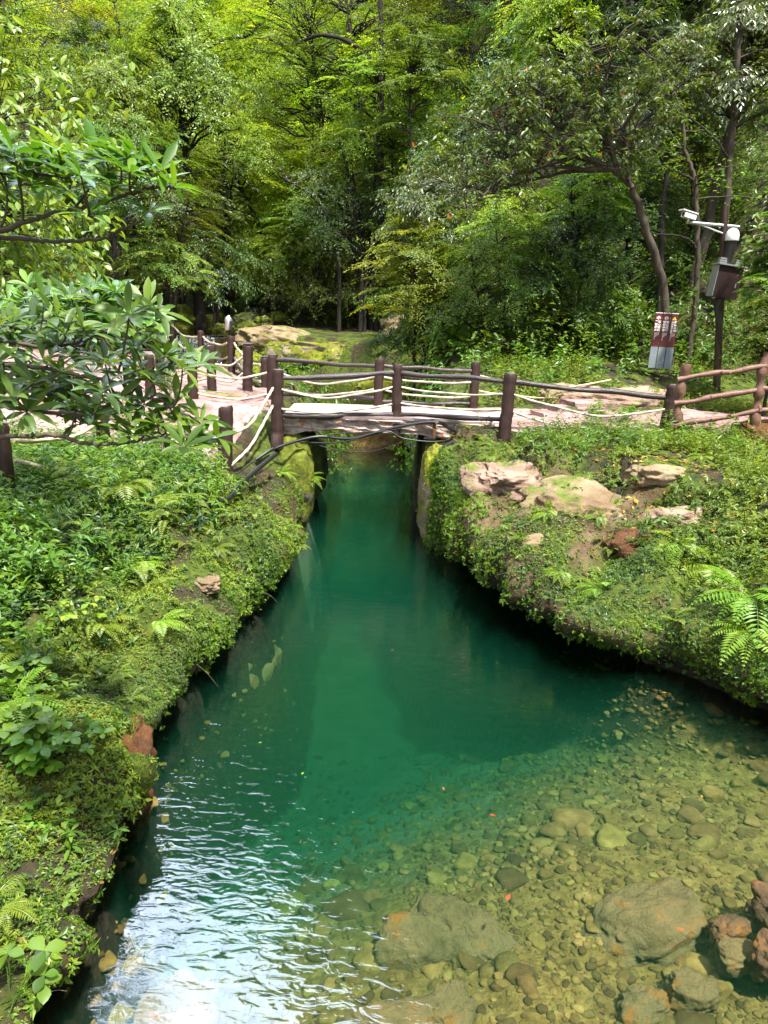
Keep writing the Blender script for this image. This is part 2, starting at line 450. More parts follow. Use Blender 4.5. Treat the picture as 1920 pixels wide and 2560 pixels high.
def water_mat(name, volume, tint=(1, 1, 1), ripple=1.0, scale=1.0, foam=False):
    m, nt, out = node_mat(name)
    g = N(nt, 'ShaderNodeNewGeometry')
    mp = N(nt, 'ShaderNodeMapping'); mp.inputs['Rotation'].default_value = (0, 0, radians(28)); mp.inputs['Scale'].default_value = (5.5 * scale, 12.5 * scale, 1)
    nt.links.new(g.outputs['Position'], mp.inputs[0])
    n1 = N(nt, 'ShaderNodeTexNoise', i_Scale=1.0, i_Detail=3.0, i_Roughness=.45, i_Distortion=.8)
    nt.links.new(mp.outputs[0], n1.inputs['Vector'])
    n2 = N(nt, 'ShaderNodeTexNoise', i_Scale=.8 * scale, i_Detail=3.0)
    nt.links.new(g.outputs['Position'], n2.inputs['Vector'])
    b2 = N(nt, 'ShaderNodeBump', i_Strength=1.0, i_Distance=.014 * ripple); nt.links.new(n2.outputs['Fac'], b2.inputs['Height'])
    b = N(nt, 'ShaderNodeBump', i_Strength=1.0, i_Distance=.0052 * ripple); nt.links.new(n1.outputs['Fac'], b.inputs['Height'])
    nt.links.new(b2.outputs[0], b.inputs['Normal'])
    fr = N(nt, 'ShaderNodeFresnel', i_IOR=1.6); nt.links.new(b.outputs[0], fr.inputs['Normal'])
    gl = N(nt, 'ShaderNodeBsdfGlossy', i_Roughness=.015); nt.links.new(b.outputs[0], gl.inputs['Normal'])
    tr = N(nt, 'ShaderNodeBsdfTransparent', i_Color=(*tint, 1))
    ms = N(nt, 'ShaderNodeMixShader')
    nt.links.new(fr.outputs[0], ms.inputs[0]); nt.links.new(tr.outputs[0], ms.inputs[1]); nt.links.new(gl.outputs[0], ms.inputs[2])
    last = ms.outputs[0]
    if foam:
        at = N(nt, 'ShaderNodeAttribute', attribute_name='foam')
        mp2 = N(nt, 'ShaderNodeMapping'); mp2.inputs['Scale'].default_value = (9, 2.5, 2.5)
        nt.links.new(g.outputs['Position'], mp2.inputs[0])
        n3 = N(nt, 'ShaderNodeTexNoise', i_Scale=1.6, i_Detail=6.0, i_Roughness=.7); nt.links.new(mp2.outputs[0], n3.inputs['Vector'])
        ad = N(nt, 'ShaderNodeMath', operation='ADD'); nt.links.new(at.outputs['Fac'], ad.inputs[0]); nt.links.new(n3.outputs['Fac'], ad.inputs[1])
        mr = N(nt, 'ShaderNodeMapRange'); mr.inputs[1].default_value = .95; mr.inputs[2].default_value = 1.2
        nt.links.new(ad.outputs[0], mr.inputs[0])
        df = N(nt, 'ShaderNodeBsdfDiffuse', i_Color=(.5, .55, .56, 1))
        m2 = N(nt, 'ShaderNodeMixShader'); nt.links.new(mr.outputs[0], m2.inputs[0]); nt.links.new(last, m2.inputs[1]); nt.links.new(df.outputs[0], m2.inputs[2])
        last = m2.outputs[0]
    nt.links.new(last, out.inputs[0])
    if volume:
        va = N(nt, 'ShaderNodeVolumeAbsorption', i_Color=(.44, .74, .655, 1), i_Density=1.0)
        vs = N(nt, 'ShaderNodeVolumeScatter', i_Color=(.07, .80, .46, 1), i_Density=.06)
        av = N(nt, 'ShaderNodeAddShader'); nt.links.new(va.outputs[0], av.inputs[0]); nt.links.new(vs.outputs[0], av.inputs[1])
        nt.links.new(av.outputs[0], out.inputs['Volume'])
    return m


# ------------------------------------------------------------------ terrain
POOL = np.array([(-2.6, -6), (-2.5, 1.5), (-2.2, 3.4), (-2.05, 3.8), (-1.9, 4.25), (-2.2, 4.9), (-2.12, 5.6), (-2.3, 6.5), (-2.1, 7.5), (-1.95, 8.5),
                 (-1.6, 9.5), (-1.58, 10.8), (-1.75, 13.4), (-1.6, 16), (-1.9, 18), (-1.6, 22.4), (1.2, 22.4), (1.0, 18), (.62, 16), (.66, 14), (.78, 13), (1.35, 11.9),
                 (2.1, 10.5), (2.7, 9.25), (3.2, 8.35), (3.7, 7.7), (4.3, 7.25), (6.0, 6.6), (9, 6.2), (14, 5.5), (14, -6)])
ADDED_MASSIF = np.array([(24, -12), (20, 4), (16, 15), (11, 28), (6, 42), (0, 56), (-9, 70), (-24, 84), (-60, 100), (-60, 400), (400, 400), (400, -12)])  # added wall, its unseen top shaped to cut the sky's reflection in the pool
UPPER = np.array([(-1.7, 21.8), (-3.7, 21.5), (-4.4, 22.7), (-6.1, 26), (-7.4, 27.4), (-8.6, 28.5), (-9.4, 29.6), (-7.2, 30.6), (-5.2, 31.0), (-3.5, 30.0),
                  (-1, 29.0), (1.0, 26.5), (1.4, 23), (1.2, 21.8)])
STREAM = np.array([(-7.9, 28.9, 1.25, 1.3), (-8.1, 29.7, 2.3, 1.2), (-8.3, 30.4, 2.85, 1.6), (-8.5, 33, 3.0, 1.8), (-8.4, 36.5, 3.15, 1.7), (-7.9, 39.0, 3.35, 1.5),
                   (-7.6, 40.6, 3.5, 1.1), (-7.5, 41.2, 4.05, .9), (-7.4, 44, 4.2, 1.2), (-7.6, 48, 4.9, 1.1), (-8, 53, 6.0, 1.0)])


def sdf(poly, x, y):
    """signed distance (negative inside) and direction away from the outline"""
    x = np.asarray(x, float).ravel(); y = np.asarray(y, float).ravel()
    best = np.full(x.shape, 1e18); gx = np.zeros_like(x); gy = np.zeros_like(x); ins = np.zeros(x.shape, bool)
    n = len(poly)
    for i in range(n):
        ax, ay = poly[i][:2]; bx, by = poly[(i + 1) % n][:2]
        ex, ey = bx - ax, by - ay
        t = np.clip(((x - ax) * ex + (y - ay) * ey) / (ex * ex + ey * ey), 0, 1)
        dx, dy = x - ax - t * ex, y - ay - t * ey
        d2 = dx * dx + dy * dy
        w = d2 < best
        best = np.where(w, d2, best); gx = np.where(w, dx, gx); gy = np.where(w, dy, gy)
        c = ((ay > y) != (by > y)) & (x < (bx - ax) * (y - ay) / (by - ay + 1e-12) + ax)
        ins ^= c
    d = np.sqrt(best)
    s = np.where(ins, -1.0, 1.0)
    return d * s, gx / (d + 1e-9) * s, gy / (d + 1e-9) * s


def interp(xs, ys, v):
    return np.interp(v, xs, ys)


def ground(x, y, full=False):
    shp = np.shape(x)
    x = np.asarray(x, float).ravel(); y = np.asarray(y, float).ravel()
    wob = .16 * fbm(x * 1.1, y * 1.1, o=3)
    d, gx, gy = sdf(POOL, x, y)
    dw = d + wob * sstep(-.8, .2, d) * .8
    left = x < 0
    # plateau heights
    zl = interp([-5, 2, 5, 9, 12, 13.6, 14.6, 30], [.8, .75, 1.05, 1.45, 1.45, 1.75, 2.03, 2.1], y) + .07 * np.clip(-x - 4, 0, 9) * sstep(12, 16, y)
    zr = interp([-5, 5, 8, 11, 12.6, 16, 18, 21], [1.8, 1.65, 1.8, 1.85, 1.95, 2.08, 2.6, 3.0], y) + .05 * np.clip(x - 3, 0, 5)
    k = sstep(-1.2, 1.2, x + 0.0 * y)
    top = zl * (1 - k) + zr * k
    # valley floor further up
    fl = interp([17, 28, 31, 38, 42, 50, 60, 75, 110, 200], [2.05, 2.35, 2.95, 3.4, 4.2, 5.8, 7.5, 11, 24, 30], y)
    kb = sstep(19, 27, y)
    kside = sstep(1.0, 4.0, x) * (1 - sstep(27, 34, y))
    top = top * (1 - kb) + (fl + 1.0 * kside) * kb
    # hills
    xr = interp([-6, 5, 10, 15, 18, 20, 25, 31, 42, 60, 110], [16, 15, 12, 10.5, 9.0, 6.2, 4.2, 2.0, -4.0, -5, -9], y)
    xl = interp([-6, 0, 8, 15, 22, 28, 34, 42, 60, 110], [-5, -5.5, -8.5, -13.5, -14, -12.5, -11.5, -10.5, -12, -16], y)
    a = np.clip(x - xr, 0, None); b = np.clip(xl - x, 0, None)
    hill = a * .75 + .05 * a * a + b * .7 + .012 * b * b
    hill = 46 * np.tanh(hill / 46)
    hill = hill + sstep(.5, 5, hill) * (1.3 * fbm(x * .16, y * .16, o=4) + .35 * fbm(x * .9, y * .9, o=3))
    dm, _, _ = sdf(ADDED_MASSIF, x, y)
    added_wall_h = interp([-12, 6, 16, 28, 42, 50, 56, 70, 84, 95, 110], [16, 24, 48, 70, 101, 106, 99, 87, 79, 71, 65], y)  # unseen heights raised to keep most of the pool's reflection dark
    cl = added_wall_h * sstep(0, 13, -dm + 2.0 * fbm(x * .12, y * .12, o=4))
    z = top + np.maximum(hill, cl) + .07 * fbm(x * .8, y * .8, o=4)
    # bank profile next to the pool: wall, shoulder, slope
    rough = .22 * fbm(x * 1.5, y * 1.5, o=5) - .30 * np.abs(fbm(x * .9 + 9, y * .9, o=3)) + .10
    near = sstep(3, 9, y)
    sl = interp([-6, 4, 6, 8, 10, 13, 20], [1.9, 1.9, 1.8, 1.9, 1.5, .9, .6], y)
    sr = interp([-6, 6, 8, 10, 12, 13.5, 20], [3.6, 3.6, 3.2, 2.2, .9, .6, .5], y)
    span = np.where(left, sl, sr)
    lip = np.where(left, interp([0, 4, 6, 8, 12, 14], [.16, .18, .40, .5, .6, 1.1], y), interp([5, 7, 9, 11, 12.4, 13.5], [.40, .5, .62, .8, 1.15, 1.5], y))
    e = np.clip(dw, 0, None)
    wall = lip * sstep(0, .16, e)
    prof = wall + (z - lip) * (np.clip((e - .12) / span, 0, 1) ** .75)
    bank = prof + rough * sstep(0, .4, e) * (1 - sstep(span, span + 1.0, e))
    out = np.where(e < span + .12, bank, z)
    for px_, py_ in ((2.2, 12.95), (-2.55, 11.6), (-2.0, 13.45)):
        out = out - .26 * np.exp(-((x - px_) ** 2 + (y - py_) ** 2) / .14) * (dw > .1)
    # bed
    s = y - .9 * x
    dep = .38 + 2.45 * sstep(2.6, 11.0, s) ** 1.1
    dep = dep * (1 - .93 * sstep(18, 22, y))
    bed = -dep * sstep(0, .55, -dw) - .12 * sstep(-.05, .05, -dw) + .06 * fbm(x * 1.7, y * 1.7, o=4) * sstep(0, .5, -dw)
    out = np.where(dw < 0, bed, out)
    # upper pool and stream
    du, _, _ = sdf(UPPER, x, y)
    du = du + .25 * fbm(x * .9, y * .9 + 40, o=3)
    upz = np.where(du < 0, .95 - .25 * sstep(0, .8, -du), 1.25 + (out - 1.25) * sstep(0, .9, du))
    on_up = (du < .9) & (y > 21.3)
    out = np.where(on_up, np.minimum(upz, out), out)
    for i in range(len(STREAM) - 1):
        p, q = STREAM[i], STREAM[i + 1]
        ex, ey = q[0] - p[0], q[1] - p[1]
        t = np.clip(((x - p[0]) * ex + (y - p[1]) * ey) / (ex * ex + ey * ey), 0, 1)
        dist = np.hypot(x - p[0] - t * ex, y - p[1] - t * ey)
        w = p[3] + (q[3] - p[3]) * t; zz = p[2] + (q[2] - p[2]) * t
        carve = zz - .28 + (out - zz + .28) * sstep(w, w + 1.1, dist)
        out = np.where(dist < w + 1.1, np.minimum(out, carve), out)
    if full:
        return out.reshape(shp), d.reshape(shp), gx.reshape(shp), gy.reshape(shp), dw.reshape(shp)
    return out.reshape(shp)


def gz(x, y):
    return float(ground(np.array([x]), np.array([y]))[0])


def axis(segs):
    r = []
    for a, b, st in segs:
        r.append(np.arange(a, b - 1e-6, st))
    return np.concatenate(r + [[segs[-1][1]]])


gxs = axis([(-160, -40, 8), (-40, -16, 1.0), (-16, -6, .25), (-6, 6, .07), (6, 16, .2), (16, 40, 1.0), (40, 160, 8)])
gys = axis([(-30, 1, 1.0), (1, 15, .075), (15, 21, .12), (21, 46, .25), (46, 90, 1.0), (90, 200, 8)])
GX, GY = np.meshgrid(gxs, gys)
GZ, GD, GGX, GGY, GDW = ground(GX, GY, True)
# the ledges overhang: rock above the water line leans out over the pool
lean = np.where(GX > 0, .85 * sstep(12.3, 11.2, GY) * sstep(4.5, 6.5, GY) + .10, .42) * (1 + .5 * fbm(GX * .9, GY * .9, o=3))
amt = lean * sstep(.12, .4, GZ) * (1 - sstep(.25, 1.5, GDW)) * (GDW > -.02) * (GY < 18)
TX, TY, TZ = GX - GGX * amt, GY - GGY * amt, GZ
Vt = np.stack([TX, TY, TZ], -1)
e1 = np.gradient(Vt, axis=1); e2 = np.gradient(Vt, axis=0)
Nt = unit(np.cross(e1, e2))
# craggy rock: push the banks in and out along their own normals
cm = sstep(-.35, .0, GDW) * (1 - sstep(1.6, 2.6, GDW)) * sstep(13.9, 13.2, GY) * (GY > -2) * (np.abs(GX) < 9)
sel = cm > .001
cx_, cy_, cz_ = (Vt[sel][:, k] for k in range(3))
crag = .11 * fbm(cx_ * 1.7, cy_ * 1.7, cz_ * 2.6, o=5) - .10 * np.abs(fbm(cx_ * 2.6 + 5, cy_ * 2.6, cz_ * 4.2, o=4)) + .03
Vt[sel] += Nt[sel] * (crag * cm[sel])[:, None]
e1 = np.gradient(Vt, axis=1); e2 = np.gradient(Vt, axis=0)
Nt = unit(np.cross(e1, e2))
inpool = (GDW < .02) & (GY < 22.6)
n_big = fbm(GX * .55, GY * .55, o=4)
n_small = fbm(GX * 2.1, GY * 2.1, o=4)
steep = 1 - np.clip(Nt[..., 2], 0, 1)
m_bed = sstep(.12, -.02, GZ) * inpool
m_silt = m_bed * sstep(-.7, -2.3, GZ + .3 * n_small)
m_wet_shade = np.clip(sstep(.42, .18, GZ + .12 * n_small) * (GY < 24) * np.maximum(sstep(.25, .6, steep), sstep(-.35, -.1, GDW) * (GX < 6)), 0, 1) * (GDW > -1.2) * (GDW < 1.2)  # waterline band: wet rock plus painted undercut shade on the bank walls
m_moss = np.clip(sstep(-.25, .35, n_small + .25) * (GZ > .1) * (GY < 34), 0, 1) * (1 - .8 * sstep(8, 14, np.abs(GX)))
rockspot = np.exp(-(((GX - 2.35) / .75) ** 2 + ((GY - 11.3) / .9) ** 2)) + np.exp(-(((GX - 3.5) / .7) ** 2 + ((GY - 10.2) / .7) ** 2))
m_rock = np.clip(sstep(.35, .7, steep) * sstep(.25, -.35, n_big) * .8 * (GZ > -.3) * (GY < 22) + .9 * sstep(.45, .7, rockspot * .8 + .35 * n_small), 0, 1)
ny, nx = GX.shape
ii = (np.arange(ny - 1)[:, None] * nx + np.arange(nx - 1)[None]).ravel()
quads = np.stack([ii, ii + 1, ii + nx + 1, ii + nx], -1)
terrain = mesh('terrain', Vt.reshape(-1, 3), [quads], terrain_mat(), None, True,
               {'bed': m_bed.ravel(), 'silt': m_silt.ravel(), 'moss': m_moss.ravel(), 'rock': m_rock.ravel(), 'wet': m_wet_shade.ravel()})
from mathutils.bvhtree import BVHTree
BVH = BVHTree.FromPolygons(Vt.reshape(-1, 3).tolist(), quads.tolist())
tag(terrain, 'mossy rock and soil of the gorge floor, banks and slopes', None, None, 'structure')


def drape(name, poly, dz, step, mat, edge=.18, rough=.0):
    poly = np.array(poly, float)
    x0, y0 = poly.min(0) - .4; x1, y1 = poly.max(0) + .4
    X, Y = np.meshgrid(np.arange(x0, x1, step), np.arange(y0, y1, step))
    d, _, _ = sdf(poly, X, Y); d = d.reshape(X.shape) + edge * fbm(X * 1.3, Y * 1.3, o=4)
    Z = ground(X, Y) + dz - np.clip(d + .15, 0, 1) * .25 + rough * fbm(X * 1.2, Y * 1.2, o=4)
    keep = d < .12
    my, mx = X.shape
    idx = (np.arange(my - 1)[:, None] * mx + np.arange(mx - 1)[None])
    k = keep[:-1, :-1] & keep[1:, :-1] & keep[:-1, 1:] & keep[1:, 1:]
    i0 = idx[k]
    return mesh(name, np.stack([X, Y, Z], -1).reshape(-1, 3), [np.stack([i0, i0 + 1, i0 + mx + 1, i0 + mx], -1)], mat, None, True)


tag(drape('path', [(-1.3, 13.9), (-1.9, 13.6), (-2.25, 12.6), (-2.6, 11.95), (-3.4, 12.1), (-5, 12.6), (-9, 13.0), (-14, 13), (-13, 24), (-10.4, 27.6), (-8.9, 28.1), (-7.8, 27.0),
                    (-6.55, 25.7), (-4.85, 22.2), (-3.35, 18.9), (-2.6, 17.0), (-1.3, 15.9)], .06, .09, M['path'], rough=.05),
    'pink sandstone path on the left bank leading to the footbridge', None, None, 'structure')
tag(drape('path', [(1.75, 13.75), (2.6, 13.5), (4.5, 13.45), (7, 13.0), (10.5, 12.4), (10.5, 13.8), (7, 14.8), (5.2, 15.8), (4.2, 16.1), (1.75, 15.9)], .06, .09, M['path'], rough=.04),
    'pink sandstone path on the right bank past the steps', None, None, 'structure')

# ------------------------------------------------------------------ water
pool_m = water_mat('pool_water', True)
wx0, wx1, wy0, wy1, wzb = -6.0, 18.0, -8.0, 22.7, -5.0
wv = np.array([(x, y, z) for z in (wzb, 0) for y in (wy0, wy1) for x in (wx0, wx1)], float)
tag(mesh('water', wv, [np.array([(0, 2, 3, 1), (4, 5, 7, 6), (0, 1, 5, 4), (2, 6, 7, 3), (0, 4, 6, 2), (1, 3, 7, 5)])], pool_m),
    'clear emerald water of the pool under the footbridge', None, None, 'structure')
sm = water_mat('stream_water', False, (.50, .40, .30), 1.6, 1.0, True)


def ribbon(name, path, mat, label, n=60, half=None):
    path = np.array(path, float)
    t = np.linspace(0, len(path) - 1, n)
    P = np.stack([np.interp(t, np.arange(len(path)), path[:, k]) for k in range(4)], -1)
    T = unit(np.gradient(P[:, :2], axis=0)); S = np.stack([T[:, 1], -T[:, 0]], -1)
    m = 13
    u = np.linspace(-1.15, 1.15, m)
    V = np.zeros((n, m, 3))
    V[..., :2] = P[:, None, :2] + S[:, None] * (u[None, :, None] * P[:, None, 3:4])
    V[..., 2] = P[:, None, 2]
    slope = np.abs(np.gradient(P[:, 2])) / (np.linalg.norm(np.gradient(P[:, :2], axis=0), axis=1) + 1e-6)
    foam = np.clip(slope * .75, 0, .52)[:, None] * (1 - .35 * np.abs(u)[None] ** 2)
    foam = np.maximum(foam, .8 * np.roll(foam, -2, 0) * .9)
    V[..., 2] += .05 * fbm(V[..., 0] * 3, V[..., 1] * 3, o=3) * (foam > .1)
    i = (np.arange(n - 1)[:, None] * m + np.arange(m - 1)[None]).ravel()
    o = mesh(name, V.reshape(-1, 3), [np.stack([i, i + 1, i + m + 1, i + m], -1)], mat, None, True, {'foam': foam.ravel()})
    return tag(o, label, None, None, 'structure')


ribbon('stream', STREAM, sm, 'shallow stream falling over small cascades between mossy boulders', 120)
ribbon('stream', [(.85, 23.2, 1.2, .35), (.85, 22.5, 1.12, .35), (.85, 22.2, .5, .3), (.82, 21.6, .08, .35), (.7, 20.2, .02, .4)], sm, 'short white cascade running in under the footbridge', 50)
up = np.array(UPPER)
cx, cy = up.mean(0)
UX, UY = np.meshgrid(np.linspace(-10.5, 2.2, 60), np.linspace(21.9, 32, 60))
dd, _, _ = sdf(UPPER, UX, UY); dd = dd.reshape(UX.shape)
kk = dd < 1.0
kq = kk[:-1, :-1] & kk[1:, :-1] & kk[:-1, 1:] & kk[1:, 1:]
idx = (np.arange(59)[:, None] * 60 + np.arange(59)[None])[kq]
tag(mesh('stream_pool', np.stack([UX, UY, np.full_like(UX, 1.2)], -1).reshape(-1, 3), [np.stack([idx, idx + 1, idx + 61, idx + 60], -1)], sm, None, True,
         {'foam': (np.exp(-((UX + 7.2) ** 2 + (UY - 28) ** 2) / 1.2) * .6).ravel()}),
    'dark shallow pool upstream of the footbridge', None, None, 'structure')

# ------------------------------------------------------------------ rocks
def ico(sub):
    t = (1 + 5 ** .5) / 2
    v = [(-1, t, 0), (1, t, 0), (-1, -t, 0), (1, -t, 0), (0, -1, t), (0, 1, t), (0, -1, -t), (0, 1, -t), (t, 0, -1), (t, 0, 1), (-t, 0, -1), (-t, 0, 1)]
    f = [(0, 11, 5), (0, 5, 1), (0, 1, 7), (0, 7, 10), (0, 10, 11), (1, 5, 9), (5, 11, 4), (11, 10, 2), (10, 7, 6), (7, 1, 8),
         (3, 9, 4), (3, 4, 2), (3, 2, 6), (3, 6, 8), (3, 8, 9), (4, 9, 5), (2, 4, 11), (6, 2, 10), (8, 6, 7), (9, 8, 1)]
    v = [np.array(p) / np.linalg.norm(p) for p in v]
    for _ in range(sub):
        mid, nf = {}, []
        def mp(a, b):
            k = (min(a, b), max(a, b))
            if k not in mid:
                q = v[a] + v[b]; v.append(q / np.linalg.norm(q)); mid[k] = len(v) - 1
            return mid[k]
        for a, b, c in f:
            ab, bc, ca = mp(a, b), mp(b, c), mp(c, a)
            nf += [(a, ab, ca), (b, bc, ab), (c, ca, bc), (ab, bc, ca)]
        f = nf
    return np.array(v), np.array(f)


ICO = {k: ico(k) for k in (1, 2, 4, 5)}


def rotz(a):
    return np.array([(cos(a), -sin(a), 0), (sin(a), cos(a), 0), (0, 0, 1)])


def rotx(a):
    return np.array([(1, 0, 0), (0, cos(a), -sin(a)), (0, sin(a), cos(a))])


def roty(a):
    return np.array([(cos(a), 0, sin(a)), (0, 1, 0), (-sin(a), 0, cos(a))])


def rock(loc, size, mat, label, seed, rz=0, tilt=(0, 0), name='boulder', cat='boulder', group=None, rough=.28, sub=4, flat=.0, kind=None):
    v, f = ICO[sub]
    p = v.copy()
    p = np.sign(p) * np.abs(p) ** (.8)          # a little blocky
    n = fbm(v[:, 0] * 1.1 + seed * 7.7, v[:, 1] * 1.1 - seed * 3.1, v[:, 2] * 1.1 + seed, o=5)
    ridge = np.abs(fbm(v[:, 0] * 2.3 + seed, v[:, 1] * 2.3, v[:, 2] * 2.3 - seed, o=4))
    p = p * (1 + rough * n - rough * .5 * ridge)[:, None]
    if flat: p[:, 2] = np.where(p[:, 2] > flat, flat + (p[:, 2] - flat) * .25, p[:, 2])
    p = p * np.array(size)
    p = p @ (rotz(rz) @ rotx(tilt[0]) @ roty(tilt[1])).T
    o = mesh(name, p, [f], mat, None, True)
    o.location = Vector([float(q) for q in loc])
    if kind: tag(o, label, None, group, kind)
    else: tag(o, label, cat, group)
    return o


# underwater boulders (positions read where their tops break the bed)
def pos(px, py, z):
    return PZ(px, py, z)


p = pos(1640, 2230, -.18); rock((p[0], p[1], -.54), (.50, .30, .22), M['rock_water'], 'large brown boulder with orange patches under clear shallow water', 3, .5, (.05, -.1))
p = pos(1040, 2260, -.3); rock((p[0], p[1], -.78), (.36, .26, .30), M['rock_water'], 'olive boulder with a dark hollow under the water near the sky reflection', 9, -.3)
p = pos(1180, 2290, -.4); rock((p[0], p[1], -.66), (.42, .24, .22), M['rock_water'], 'olive slab of rock under water right of the hollowed boulder', 12, -.5)
p = pos(1905, 2200, 0.05); rock((p[0] + .12, p[1], -.19), (.20, .17, .16), M['rock_red'], 'wet red brown rock breaking the surface at the right edge', 15, .2)
p = pos(1830, 2275, -.1); rock((p[0], p[1], -.29), (.16, .12, .11), M['rock_red'], 'small reddish boulder under water beside the large orange patched boulder', 18, .4)
p = pos(1860, 2330, -.1); rock((p[0], p[1], -.31), (.16, .12, .10), M['rock_water'], 'brown flat stone under water below the small reddish boulder', 21, .1)
p = pos(1915, 2335, .02); rock((p[0] + .10, p[1], -.18), (.17, .16, .17), M['rock_red'], 'orange topped rock breaking the surface lowest at the right edge', 24, .9)
p = pos(1620, 2460, -.3); rock((p[0], p[1], -.49), (.20, .15, .13), M['rock_water'], 'rounded dark boulder under water near the bottom right', 27, .3)
p = pos(1740, 2440, -.3); rock((p[0], p[1], -.47), (.17, .13, .13), M['rock_water'], 'rounded grey brown boulder under water, right of the dark rounded one', 29, -.3)
p = pos(980, 2520, -.3); rock((p[0], p[1], -.48), (.32, .17, .15), M['rock_water'], 'broad reddish brown slab under water at the bottom of the pool', 33, .2)
p = pos(1130, 2480, -.3); rock((p[0], p[1], -.52), (.22, .17, .16), M['rock_water'], 'olive lump of rock under water beside the broad reddish slab', 36, .8)
p = pos(560, 1620, -.4); rock((p[0], p[1], -.85), (.42, .95, .42), M['rock_water'], 'long submerged rock ledge along the left bank', 41, -.4)
p = pos(420, 2480, -.2); rock((p[0], p[1], -.55), (.26, .40, .22), M['rock_water'], 'submerged brown rock at the foot of the left bank', 44, .1)

# bank rocks
def surf(px, py, d0=1.5, d1=30.0):
    """first point of the bank that a sight line meets"""
    dr = Vector(ray(px, py)).normalized()
    hit, nrm, idx, dist = BVH.ray_cast(Vector((0, 0, CZ)) + dr * d0, dr, d1)
    if hit is None: hit = Vector(PZ(px, py, .5))
    return np.array(hit), (hit[0], hit[1])


rock((-2.20, 5.40, .06), (.36, .44, .50), M['rock_brown'], 'bare orange brown rock face of the left bank above the water', 51, .2, (.0, .1))
rock((-2.12, 4.15, .22), (.16, .30, .12), M['rock_dark'], 'wet grey stone on the mossy lip of the left bank', 52, .5)
rock((-2.35, 3.55, .20), (.14, .2, .10), M['rock_dark'], 'small wet grey stone lowest on the left bank lip', 53, .2)
p, _ = surf(517, 1440); rock((p[0], p[1], p[2] - .08), (.17, .24, .10), M['rock_tan'], 'pale bare stone among moss on the left bank', 54, .6)
p, _ = surf(1270, 1170); rock((p[0], p[1], p[2] - .20), (.60, .48, .33), M['rock_pink'], 'pinkish grey bare rock on the right bank below the bridge', 57, .3, (.25, 0), sub=5, rough=.34)
p, _ = surf(1440, 1255); rock((p[0], p[1], p[2] - .30), (.98, .56, .44), M['rock_tan'], 'large tan cracked rock in the middle of the right bank', 60, -.25, (.3, .05), sub=5, rough=.36)
p, _ = surf(1640, 1180); rock((p[0], p[1], p[2] - .08), (.45, .34, .2), M['rock_tan'], 'smaller tan rock among herbs higher on the right bank', 63, .2)
p, _ = surf(1690, 1290); rock((p[0], p[1], p[2] - .06), (.36, .34, .2), M['rock_pink'], 'pink grey stone among litter right of the tan cracked rock', 66, .5)
p, _ = surf(1330, 1350); rock((p[0], p[1] + .1, p[2] - .12), (.35, .25, .22), M['rock_tan'], 'bare rock patch low on the right bank face among creepers', 67, .2, (.3, 0))
p, _ = surf(1600, 1340); rock((p[0], p[1] + .1, p[2] - .14), (.42, .28, .22), M['rock_brown'], 'brown rock patch on the right bank between fern clumps', 68, -.3, (.3, 0))
rock((.98, 13.25, .75), (.34, .55, 1.0), M['rock_shelf'], 'tall mossy abutment rock under the right end of the bridge', 70, .1, rough=.16, sub=5)
rock((-1.9, 14.3, .8), (.5, .8, .95), M['rock_mossy'], 'mossy abutment rock under the left end of the bridge', 72, .1, rough=.16)
rock((1.75, 12.5, .95), (.6, .7, .72), M['rock_brown'], 'brown root stained rock behind ferns below the bridge', 74, .3, rough=.2)
rock((4.95, 16.75, 2.12), (1.35, .75, .52), M['rock_pink'], 'big flat pink boulder on the right bank behind the bridge rail', 76, -.12, (.12, .1), sub=5, rough=.3)
rock((3.85, 16.45, 2.05), (.34, .30, .28), M['rock_brown'], 'dark broken rock at the foot of the flat pink boulder', 78, .3)
rock((6.35, 12.6, 2.22), (.45, .3, .26), M['rock_brown'], 'brown rock under the end post of the log fence', 79, .2)
p = PY(500, 1090, 12.6)
# ledge between the two levels of the left path
rock((-3.4, 16.75, 1.93), (1.1, .35, .22), M['rock_tan'], 'low tan rock ledge below the posts on the left path', 80, .12)

# rock shelf beyond the bridge
rock((-1.2, 32.2, 1.95), (3.8, 2.0, 1.05), M['rock_shelf'], 'broad mossy rock shelf above the stream pool', 83, .06, (-.15, .05), sub=5, rough=.22, flat=.35)
rock((-4.5, 32.4, 2.45), (1.9, 1.2, .75), M['rock_tan'], 'grey tan boulder at the left end of the mossy shelf', 84, .3, (.0, .15), sub=5)
rock((1.6, 31.4, 2.2), (2.0, 1.6, 1.4), M['rock_mossy'], 'dark mossy rock at the right end of the shelf', 85, .3, sub=5)
rock((-5.6, 31.3, 1.55), (1.2, .9, .7), M['rock_shelf'], 'bright green mossy hump between cascade and shelf', 86, -.2)
rock((3.0, 33.2, 3.4), (1.0, 1.2, 1.5), M['rock_tan'], 'pale split rock face under dark bushes', 87, .5)
rock((1.2, 35.0, 3.0), (2.2, 1.6, 1.0), M['rock_tan'], 'pale brown sunlit slope rock strewn with dead leaves', 88, .1)
rock((-.2, 27.9, 1.18), (1.0, .6, .28), M['rock_shelf'], 'low green mossy islet in the stream pool', 89, .1)
rock((-12.6, 33.0, 3.4), (3.4, 2.2, 2.1), M['rock_mossy'], 'huge sloping mossy slab on the left of the stream', 90, -.5, (.15, .40), sub=5, rough=.16)
rock((-9.9, 34.5, 3.2), (1.1, 1.1, .9), M['rock_mossy'], 'mossy boulder at the foot of the huge sloping slab', 91, .4)
